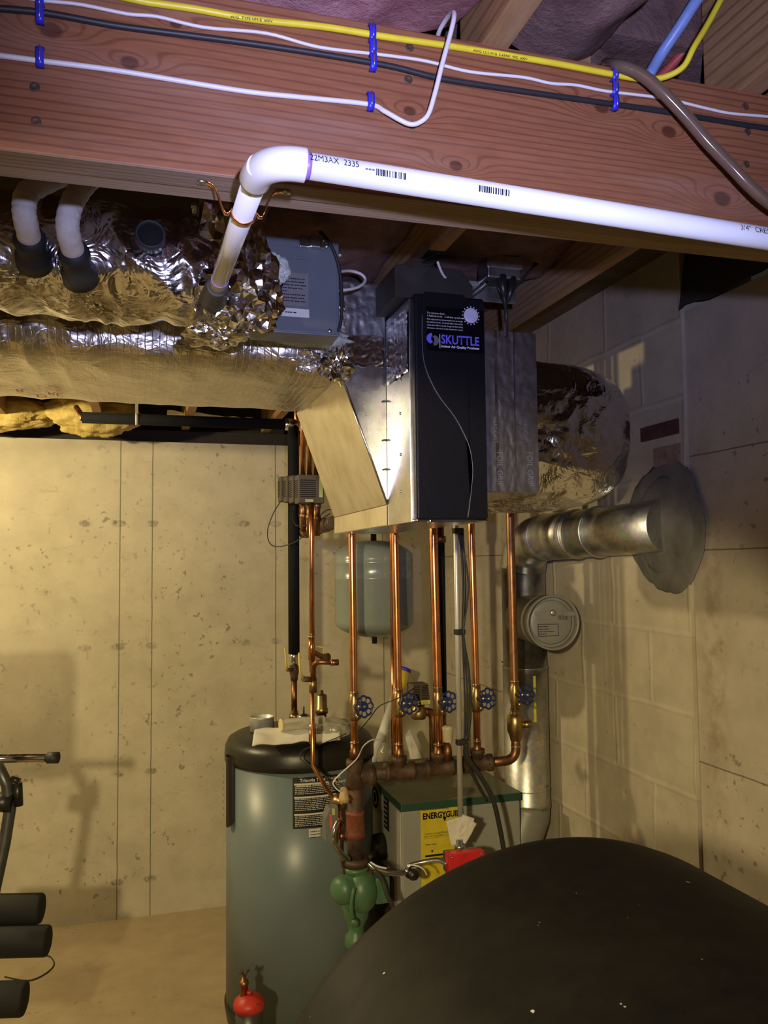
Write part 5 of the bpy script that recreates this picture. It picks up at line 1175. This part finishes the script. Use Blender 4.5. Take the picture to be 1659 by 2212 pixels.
# ------------------------------------------------------------------ flue
FX, FYY, FR = 1.468, 3.01, 0.088
fl = thing('flue_pipe', (FX, FYY, 0.5), 'galvanised flue pipe rising beside the boiler into the chimney', 'flue')
zt2 = at(1150, 1180, Y=FYY).z
MB().lathe((FX, FYY, 0.73), (0, 0, 1), [(0, FR+0.001), (0.02, FR+0.001), (0.022, FR), (zof(1140, 1440, FYY)-0.73, FR), (zof(1140, 1440, FYY)-0.73, FR-0.0025), (zof(1140, 1222, FYY)-0.73, FR-0.0025)], 48).build('vertical_pipe', 'galvanised', fl)
for yy in (1441, 1702):
    MB().lathe((FX, FYY, zof(1140, yy, FYY)), (0, 0, 1), [(0, FR), (0.001, FR+0.0025), (0.004, FR+0.0025), (0.005, FR)], 48).build('joint_ring', 'galvanised', fl)
e1 = Vector((FX, FYY, zof(1140, 1222, FYY)-0.01)); e2 = Vector((FX, FYY-0.02, at(1150, 1165, Y=FYY).z)); e3 = Vector((FH.x+0.004, FH.y, FH.z))
dd_ = (e3-e2).normalized()
gor = [e1, e1.lerp(e2, 0.5)+Vector((0, -0.005, 0)), e2+Vector((0, -0.02, 0.0)), e2+dd_*0.13]
mb = MB().tube([e1]+arc(e1+Vector((0, 0, 0.005)), e2, e2+dd_*0.15, 4), FR+0.002, 48, smooth=True); mb.build('gored_elbow', 'galvanised', fl)
MB().tube([e2+dd_*0.14, e2+dd_*0.36], FR, 48).build('horizontal_pipe', 'galvanised', fl)
MB().tube([e2+dd_*0.34, e3], FR-0.003, 48).build('chimney_pipe', 'galvanised', fl)
for t_ in (0.145, 0.34, 0.46): 
    MB().lathe(e2+dd_*t_, dd_, [(0, FR-0.002), (0.001, FR+0.003), (0.005, FR+0.003), (0.006, FR-0.002)], 48).build('joint_ring', 'galvanised', fl)
MB().tube([(FX, FYY, 0.74), (FX-0.005, FYY-0.005, 0.70), (FX-0.06, FYY-0.01, 0.58), (FX-0.12, FYY-0.0, 0.50)], FR, 40).build('lower_elbow', 'damper_paint', fl)
for (px, py) in ((1090, 1266), (1175, 1428), (1085, 1430), (1130, 1184), (1170, 1696), (1183, 1698)):
    c = at(px, py, Y=FYY-FR*0.85); MB().sphere((c.x, c.y, c.z), 0.004, (1, 1, 1), 1).build('screw', 'machine_steel', fl)
p = at(1155, 1500, Y=FYY-FR-0.001)
MB().box((p.x-0.004, FYY-FR-0.0005, zof(1155, 1560, FYY-FR)), (p.x+0.006, FYY-FR+0.006, zof(1155, 1460, FYY-FR))).build('yellow_sticker', 'label_yellow', fl)
# barometric damper
dmp = thing('draft_damper', tuple(at(1196, 1345, Y=2.66)), 'round grey draft damper on a short stub facing out from the flue', 'damper')
dc = at(1192, 1345, Y=2.68); base = Vector((FX-0.01, FYY-0.03, dc.z)); da = (Vector((dc.x, dc.y, dc.z))-base); L = da.length; da.normalize()
da = Vector((da.x+0.02, da.y, da.z)).normalized()
RD = 0.0975
MB().lathe(base, da, [(0.02, RD-0.010), (L-0.09, RD-0.008), (L-0.088, RD-0.003), (L-0.075, RD-0.003), (L-0.073, RD-0.008), (L-0.055, RD-0.006), (L-0.05, RD), (L-0.002, RD+0.001), (L, RD+0.002), (L+0.002, RD-0.001), (L, RD-0.006), (L-0.02, RD-0.008), (L-0.03, RD-0.008)], 56).build('collar_ring', 'damper_paint', dmp)
fc = base+da*(L-0.022)
MB().lathe(fc, da, [(-0.006, RD-0.020), (0.0, RD-0.018), (0.002, RD-0.022), (0.003, 0.05), (0.003, 0)], 56).build('damper_flap', 'damper_paint', dmp)
MB().lathe(fc-da*0.012, da, [(0, RD-0.007), (0.001, RD-0.007), (0.001, 0)], 40).build('dark_gap', 'hole_black', dmp)
_, du, dv = MB()._basis(da)
hx = Vector((0, 0, 1)).cross(da).normalized()*1.0; hx = hx if hx.x > 0 else -hx; hv = Vector((0, 0, 1))
hv = (hv-da*hv.dot(da)).normalized()
def onf(u, v, w=0.004): return fc+hx*u+hv*v+da*w
def pbox(u0, u1, v0, v1, w0, w1, name, mat, par=dmp):
    mb = MB(); mb.prism([onf(u0, v0, w0), onf(u1, v0, w0), onf(u1, v1, w0), onf(u0, v1, w0)], da*(w1-w0)); return mb.build(name, mat, par)
pbox(-0.062, 0.085, 0.026, 0.038, 0.004, 0.007, 'scale_bar', 'damper_paint'); pbox(-0.050, -0.015, 0.010, 0.036, 0.0035, 0.006, 'weight_bracket', 'damper_paint')
pbox(0.045, 0.09, 0.022, 0.034, 0.003, 0.012, 'hinge_tab', 'damper_paint')
MB().lathe(onf(0.005, 0.034, 0.004), da, [(0, 0.011), (0.008, 0.011), (0.010, 0.008), (0.010, 0)], 20).build('weight_knob', 'zinc', dmp)
for k in range(6): pbox(0.028+k*0.006, 0.0295+k*0.006, 0.008, 0.024, 0.0035, 0.0045, 'scale_mark', 'print_ink')
pbox(-0.052, 0.026, -0.050, -0.006, 0.0035, 0.0042, 'plate_border', 'print_ink'); pbox(-0.050, 0.024, -0.048, -0.008, 0.0035, 0.0046, 'rating_plate', 'damper_paint')
for k, s in enumerate(('DRAFT CONTROL', 'MODEL RC   SIZE 7', 'Adjust over fire draft', 'MADE IN USA')):
    text('small_print', s, 'print_ink', dmp, 0.0070, lambda u, v, w, k=k: onf(-0.047+u, -0.017-k*0.009+v, 0.0050), sx=0.8)

# ------------------------------------------------------------------ water heater
HX, HYY, HR = 0.601, 3.215, 0.281
wh = thing('water_heater', (HX, HYY, 0), 'tall blue grey indirect water heater with a black lid', 'water heater')
zl = at(650, 1660, D=2.97).z
MB().lathe((HX, HYY, 0.05), (0, 0, 1), [(0, HR), (zl-0.05, HR)], 96).build('tank_body', 'heater_blue', wh)
MB().lathe((HX, HYY, 0.0), (0, 0, 1), [(0, HR-0.03), (0.0, HR-0.002), (0.05, HR+0.006), (0.058, HR+0.006), (0.060, HR-0.002)], 80).build('base_ring', 'plastic_black', wh)
zt3 = at(650, 1600, D=3.2).z
MB().lathe((HX, HYY, zl-0.006), (0, 0, 1), [(0, HR-0.01), (0, HR+0.006), (0.02, HR+0.007), (0.055, HR+0.004), (0.078, HR-0.008), (0.090, HR-0.030), (0.096, HR-0.06), (0.099, HR-0.10), (0.101, 0.05), (0.101, 0)], 96).build('lid', 'plastic_black', wh)
LT = zl-0.006+0.101
def cyl_ang(px, py=1750):
    d_ = FW+RT*((px-829.5)/FPX)-UP*((py-1106)/FPX); o_ = Vector((CAM.x-HX, CAM.y-HYY)); dd = Vector((d_.x, d_.y))
    A = dd.dot(dd); Bq = 2*o_.dot(dd); Cq = o_.dot(o_)-HR*HR; disc = Bq*Bq-4*A*Cq
    t = (-Bq-math.sqrt(max(0, disc)))/(2*A); h = o_+dd*t; return math.atan2(h.y, h.x), (CAM+d_*t).z
def cpatch(a0, a1, z0, z1, r, mb=None, n=24):
    mb = mb or MB(); mb.grid(lambda u, v: (HX+math.cos(a0+(a1-a0)*u)*r, HYY+math.sin(a0+(a1-a0)*u)*r, z0+(z1-z0)*v), n, 1); return mb
aL, zA = cyl_ang(632, 1680); aR, _ = cyl_ang(729, 1680); _, zB = cyl_ang(650, 1790)
wl = cpatch(aL, aR, zB, zA, HR+0.0012).build('warning_label', 'label_black', wh)
arcw = (aR-aL)*HR
def cylt(a, z, r=HR+0.0018): return lambda u, v, w: Vector((HX+math.cos(a+u/HR)*r, HYY+math.sin(a+u/HR)*r, z+v))
mb = MB()
hL = zA-zB
for f0, f1 in ((0.115, 0.085+0.115-0.05), (0.375, 0.41), (0.71, 0.745)):
    cpatch(aL+0.02, aR-0.02, zA-hL*f1, zA-hL*f0, HR+0.0017, mb)
mb.build('label_bands', 'label_white', wl)
text('label_text', 'Triangle Tube Phase III', 'label_white', wl, 0.0165, cylt(aL+0.09, zA-0.016), bold=0.0003)
text('label_text', 'Indirect Fired Water Heater', 'label_white', wl, 0.0165, cylt(aL+0.05, zA-0.033), bold=0.0003)
rowt = ['Water temperature over 125 F can cause severe burns', 'instantly or death from scalds. Children, disabled', 'and elderly are at highest risk of being scalded.', 'See instruction manual before setting temperature', 'at heating appliance. Feel water before bathing.']
for k, f in enumerate((0.19, 0.225, 0.26, 0.295, 0.33, 0.44, 0.475, 0.51, 0.545, 0.58, 0.615, 0.65, 0.78, 0.815, 0.85, 0.885, 0.92, 0.955)):
    text('small_print', rowt[k % 5], 'label_white', wl, 0.0062, cylt(aL+0.03, zA-hL*f), sx=1.15)
a0_, z1_ = cyl_ang(667, 1791); a1_, _ = cyl_ang(692, 1791); _, z0_ = cyl_ang(680, 1808)
wl2 = cpatch(a0_, a1_, z0_, z1_, HR+0.0012).build('white_label', 'label_white', wh)
for k in range(3): text('small_print', 'TRIANGLE TUBE', 'print_ink', wl2, 0.0075, cylt(a0_+0.02, z1_-0.012-k*0.010), sx=0.8)
# handle strap on the left of the lid
aH, _ = cyl_ang(501, 1700); _, zh0 = cyl_ang(501, 1785)
mb = MB()
def hs_(u, v):
    a = aH-0.10+0.20*u; sag = math.sin(math.pi*u)
    r = HR+0.003+0.018*sag**0.5; zb2 = zh0+0.03*(1-sag**0.5)
    return (HX+math.cos(a)*r, HYY+math.sin(a)*r, zb2+(zl+0.03-zb2)*v)
mb.grid(hs_, 16, 8); mb.build('side_handle', 'plastic_black', wh)
aC, _ = cyl_ang(496, 1690)
for k in range(8):
    z_ = zl-0.02-k*0.024
    cpatch(aC-0.10, aC-0.02, z_-0.010, z_, HR+0.019, None, 4).build('chevron', 'steel', wh)
# things on the lid
def lid(px, py): p = at(px, py, Z=LT); return p
p = lid(566, 1578)
can = thing('metal_can', (p.x, p.y, LT), 'open silver can on the left rear of the heater lid', 'can')
MB().lathe((p.x, p.y, LT+0.0), (0, 0, 1), [(0, 0.0), (0, 0.046), (0.050, 0.046), (0.053, 0.048), (0.055, 0.046), (0.053, 0.044), (0.006, 0.044), (0.006, 0)], 36).build('can_wall', 'conduit_zinc', can)
# paper and plastic bag
pg = thing('paper_bag', tuple(lid(640, 1600)), 'crumpled white papers in clear plastic lying on the heater lid', 'papers')
c1_ = lid(590, 1600); 
def pap(u, v):
    a = lid(545+u*190, 1618-u*14); b = a+Vector((0.03, 0.13, 0)); q = a.lerp(b, v)
    return (q.x, q.y, LT+0.008+0.030*math.sin(math.pi*min(1, v*1.0))*0.8*(0.6+0.6*u*(1-u)*2)+0.006*fr((u*6, v*4, 0), 1)+0.030*v+0.012*fr((u*3, v*2, 5), 1))
o = MB().grid(pap, 40, 14).build('paper_sheet', 'paper', pg); o.modifiers.new('s', 'SOLIDIFY').thickness = -0.004
MB().tube([lid(608, 1606)+Vector((0, 0.0, 0.064)), lid(700, 1598)+Vector((0, 0.0, 0.066))], 0.022, 20, False).build('rolled_sheet', 'clear_bag', pg)
MB().lathe(lid(606, 1606)+Vector((0, 0.0, 0.064)), (1, 0.2, 0), [(0, 0.017), (0, 0.0225), (0.006, 0.0225), (0.006, 0.017)], 24).build('roll_rim', 'paper_cream', pg)
MB().sphere(lid(690, 1600)+Vector((0.03, 0.03, 0.035)), 1.0, (0.095, 0.06, 0.038), 4, lambda n: 1+0.25*(rid(n, 2.5, 3)-0.5)+0.1*fr(n, 6)).build('plastic_film', 'clear_bag', pg)
p = lid(695, 1572)
rv = thing('relief_valve', (p.x, p.y, LT), 'brass relief valve on the heater lid behind the papers', 'valve')
MB().lathe((p.x, p.y, LT), (0, 0, 1), [(0, 0.024), (0.03, 0.024), (0.032, 0.019), (0.055, 0.019), (0.057, 0.025), (0.075, 0.025), (0.078, 0.022), (0.125, 0.021), (0.130, 0.014), (0.131, 0.008), (0.145, 0.007), (0.146, 0)], 24).build('valve_body', 'brass', rv)
p = lid(656, 1574)
kv = thing('vent_valve', (p.x, p.y, LT), 'small round brass valve on the heater lid beside the copper pipe', 'valve')
MB().lathe((p.x, p.y, LT), (0, 0, 1), [(0, 0.018), (0.03, 0.018), (0.032, 0.026), (0.05, 0.026), (0.056, 0.018), (0.058, 0.005), (0.085, 0.004), (0.086, 0)], 20).build('valve_body', 'steel', kv)

# leaning plastic tube and board behind the boiler
lt = thing('plastic_tube', tuple(at(812, 1660, Y=3.70)), 'white plastic tube leaning on the wall behind the heater and boiler', 'tube')
a = at(800, 1665, Y=3.72); b = at(868, 1470, Y=3.80)
MB().tube([a-(b-a)*((a.z-0.03)/(b.z-a.z)), b], 0.026, 24).build('tube_body', 'pvc', lt)
MB().tube([b-(b-a)*0.16, b+(b-a)*0.10], 0.0275, 24).build('yellow_label', 'handle_yellow', lt)
MB().tube([b+(b-a)*0.10, b+(b-a)*0.14], 0.028, 24).build('blue_end', 'clip_blue', lt)
lb_ = thing('cardboard_piece', tuple(at(890, 1620, Y=3.75)), 'pale flat carton leaning behind the boiler', 'carton')
a = at(884, 1575, Y=3.78); b = at(912, 1640, Y=3.70)
MB().prism([a, at(875, 1590, Y=3.76), at(890, 1650, Y=3.68), b], (0.03, 0.02, -0.005)).build('carton_body', 'paper', lb_)
fg = at(834, 1620, Y=3.62)
tag(MB().lathe((fg.x, 3.62, fg.z-0.05), (0, 0, 1), [(0, 0.04), (0.05, 0.04), (0.065, 0.02), (0.08, 0.018), (0.08, 0)], 24).build('glass_jar', 'clear_bag'), 'clear jar shape beside the leaning white tube behind the boiler', 'jar')

# ------------------------------------------------------------------ oil tank
OX, ORR, OY1, OY0 = 0.430, 0.343, 0.845, -0.66
OZT = 1.391
ot = thing('oil_tank', (OX, 0.1, 0), 'big black rounded oil tank filling the lower right foreground', 'oil tank')
def outline(a):  # obround section
    zc1 = OZT-ORR; zc0 = OZT-1.12+ORR; c, s_ = math.cos(a), math.sin(a)
    return Vector((OX+c*ORR, 0, (zc1 if s_ >= 0 else zc0)+s_*ORR))
cen = Vector((OX, 0, OZT-0.56))
NA = 128
def tank_mesh():
    mb = MB(); prof = []
    for t in range(0, 9): prof.append((OY1+0.035-0.035*(t/8)**2.2 if t < 8 else OY1, 0.0+0.965*(t/8)))
    prof += [(OY1-0.006, 0.985), (OY1-0.018, 0.996), (OY1-0.035, 1.0), (OY0+0.035, 1.0), (OY0+0.018, 0.996), (OY0+0.006, 0.985), (OY0-0.01, 0.9), (OY0-0.03, 0.5), (OY0-0.035, 0.0)]
    rings = []
    for y, k in prof:
        ring = []
        for i in range(NA):
            a = 2*math.pi*i/NA; p = outline(a); q_ = cen+(p-cen)*max(k, 0.002)
            ring.append(mb.bm.verts.new((q_.x, y, q_.z)))
        rings.append(ring)
    for r0_, r1_ in zip(rings, rings[1:]):
        for i in range(NA): mb.face([r0_[i], r0_[(i+1) % NA], r1_[(i+1) % NA], r1_[i]], True)
    mb.face(rings[0]); mb.face(list(reversed(rings[-1])))
    return mb
tank_mesh().build('tank_shell', 'oil_tank_paint', ot)
for sx_ in (-0.2, 0.2):
    for sy in (0.65, -0.5): MB().cyl((OX+sx_, sy, 0), (OX+sx_, sy, OZT-1.02), 0.022, seg=16).build('leg', 'machine_steel', ot)
MB().lathe((OX-0.05, -0.35, OZT-0.004), (0, 0, 1), [(0, 0.04), (0.02, 0.04), (0.02, 0.027), (0.3, 0.027)], 20).build('fill_pipe', 'rusty_iron', ot)

# red capped oil filter
DF = 2.62
of = thing('oil_filter', tuple(at(535, 2180, D=DF)), 'red capped oil filter with a small brass valve in front of the heater base', 'oil filter')
c = at(538, 2162, D=DF)
MB().lathe((c.x, c.y, c.z+0.022), (0, 0, -1), [(0, 0.010), (0.0, 0.020), (0.006, 0.030), (0.018, 0.046), (0.03, 0.050), (0.045, 0.048)], 28).build('red_cap', 'red_enamel', of)
MB().lathe((c.x, c.y, c.z+0.020), (0, 0, 1), [(0, 0.012), (0.012, 0.012), (0.014, 0.008), (0.016, 0)], 6).build('cap_bolt', 'red_enamel', of)
MB().lathe((c.x, c.y, c.z-0.020), (0, 0, -1), [(0, 0.043), (0.12, 0.043), (0.14, 0.03), (0.142, 0)], 28).build('canister', 'machine_steel', of)
v0 = at(527, 2140, D=DF)
MB().lathe((v0.x, v0.y, v0.z-0.03), (0, 0, 1), [(0, 0.014), (0.02, 0.013), (0.045, 0.012), (0.047, 0.015), (0.060, 0.015), (0.062, 0.008), (0.085, 0.006)], 8).build('valve_body', 'copper_old', of)
mb = MB(); th = (v0.x, v0.y, v0.z+0.055)
for k in range(4):
    a = math.radians(20+90*k); mb.tube([th, (th[0]+math.cos(a)*0.018, th[1]+math.sin(a)*0.018, th[2]+0.003)], 0.004, 8)
mb.build('valve_tap', 'rusty_iron', of)
MB().cyl((c.x, c.y+0.06, c.z-0.005), (c.x+0.02, c.y-0.04, c.z-0.005), 0.012, seg=14).build('side_port', 'copper_old', of)
MB().cyl((c.x+0.01, c.y, 0.0), (c.x+0.01, c.y, c.z-0.15), 0.012, seg=12).build('support_pipe', 'rusty_iron', of)

# ------------------------------------------------------------------ exercise machine at the left edge
DM = 2.55
em = thing('exercise_machine', (-0.55, 2.6, 0), 'dark exercise machine with a chrome bar and black foam rollers at the left edge', 'exercise machine')
b_ = at(112, 1637, D=DM); bl = at(-140, 1640, D=DM-0.06)
MB().cyl(bl, b_, 0.0135, seg=20).build('chrome_bar', 'chrome', em)
MB().cyl(at(103, 1637, D=DM), at(126, 1636.5, D=DM), 0.0175, seg=20).build('bar_cap', 'rubber', em)
MB().tube([at(-12, 1640, D=DM), at(15, 1695, D=DM), at(22, 1745, D=DM), at(10, 1820, D=DM-0.02), at(-20, 1960, D=DM-0.05), at(-30, 2080, D=DM-0.1)], 0.018, 12).build('frame_tube', 'machine_steel', em)
MB().tube([at(38, 1690, D=DM), at(40, 1740, D=DM)], 0.014, 14).build('adjuster', 'plastic_black', em)
MB().tube([at(24, 1682, D=DM-0.03), at(42, 1688, D=DM-0.03)], 0.010, 8).build('knob', 'plastic_black', em)
MB().tube([at(-20, 1730, D=DM), at(30, 1735, D=DM)], 0.030, 18).build('pulley', 'plastic_black', em)
for (x1, y1, y2, dd2) in ((98, 1962, 1.0, 2.5), (112, 2032, 1, 2.45), (62, 2157, 1, 2.3)):
    a = at(x1-6, y1, D=dd2); b2 = at(-150, y1+6, D=dd2-0.03); r = (0.044, 0.044, 0.046)[(98, 112, 62).index(x1)]
    dr = (a-b2).normalized()
    MB().lathe(b2, dr, [(0, 0), (0, r), ((a-b2).length-0.008, r), ((a-b2).length-0.002, r*0.93), ((a-b2).length, r*0.8), ((a-b2).length, 0)], 28).build('foam_roller', 'foam_roller', em)
a = at(-150, 1960, D=2.5)
# parts outside the frame: upright, back pad, feet
MB().tube([(-0.72, 2.45, 0.02), (-0.72, 2.5, 1.3)], 0.025, 12).build('upright_post', 'machine_steel', em)
MB().box((-0.80, 2.50, 1.13), (-0.45, 2.57, 1.52), 0.05, seg=3).build('back_pad', 'foam_roller', em)
MB().box((-0.82, 0.35, 0.95), (-0.21, 1.10, 1.04), 0.03).build('shade_pad', 'foam_roller', em)  # unseen pad, added to throw shade on the lower left floor
MB().tube([(-0.72, 2.4, 0.75), (-0.72, 1.0, 0.93)], 0.022, 10).build('pad_rail', 'machine_steel', em)  # rail carrying the added pad
MB().box((-1.1, 2.30, 0.0), (-0.50, 2.36, 0.05), 0.005).build('base_bar', 'machine_steel', em)
MB().tube([(-0.72, 2.45, 0.45), at(-120, 1960, D=2.5)], 0.02, 10).build('roller_arm', 'machine_steel', em)
pts = [at(x, y, Z=0.004) for x, y in ((10, 2110), (60, 2118), (95, 2105), (116, 2085), (110, 2068), (90, 2062))]
tag(MB().tube(smooth_path(pts, 8), 0.0025, 6).build('floor_wire', 'rubber'), 'thin dark wire curving on the floor by the foam rollers', 'wire')

for o in list(bpy.data.objects):
    if '_w' in o: del o['_w']
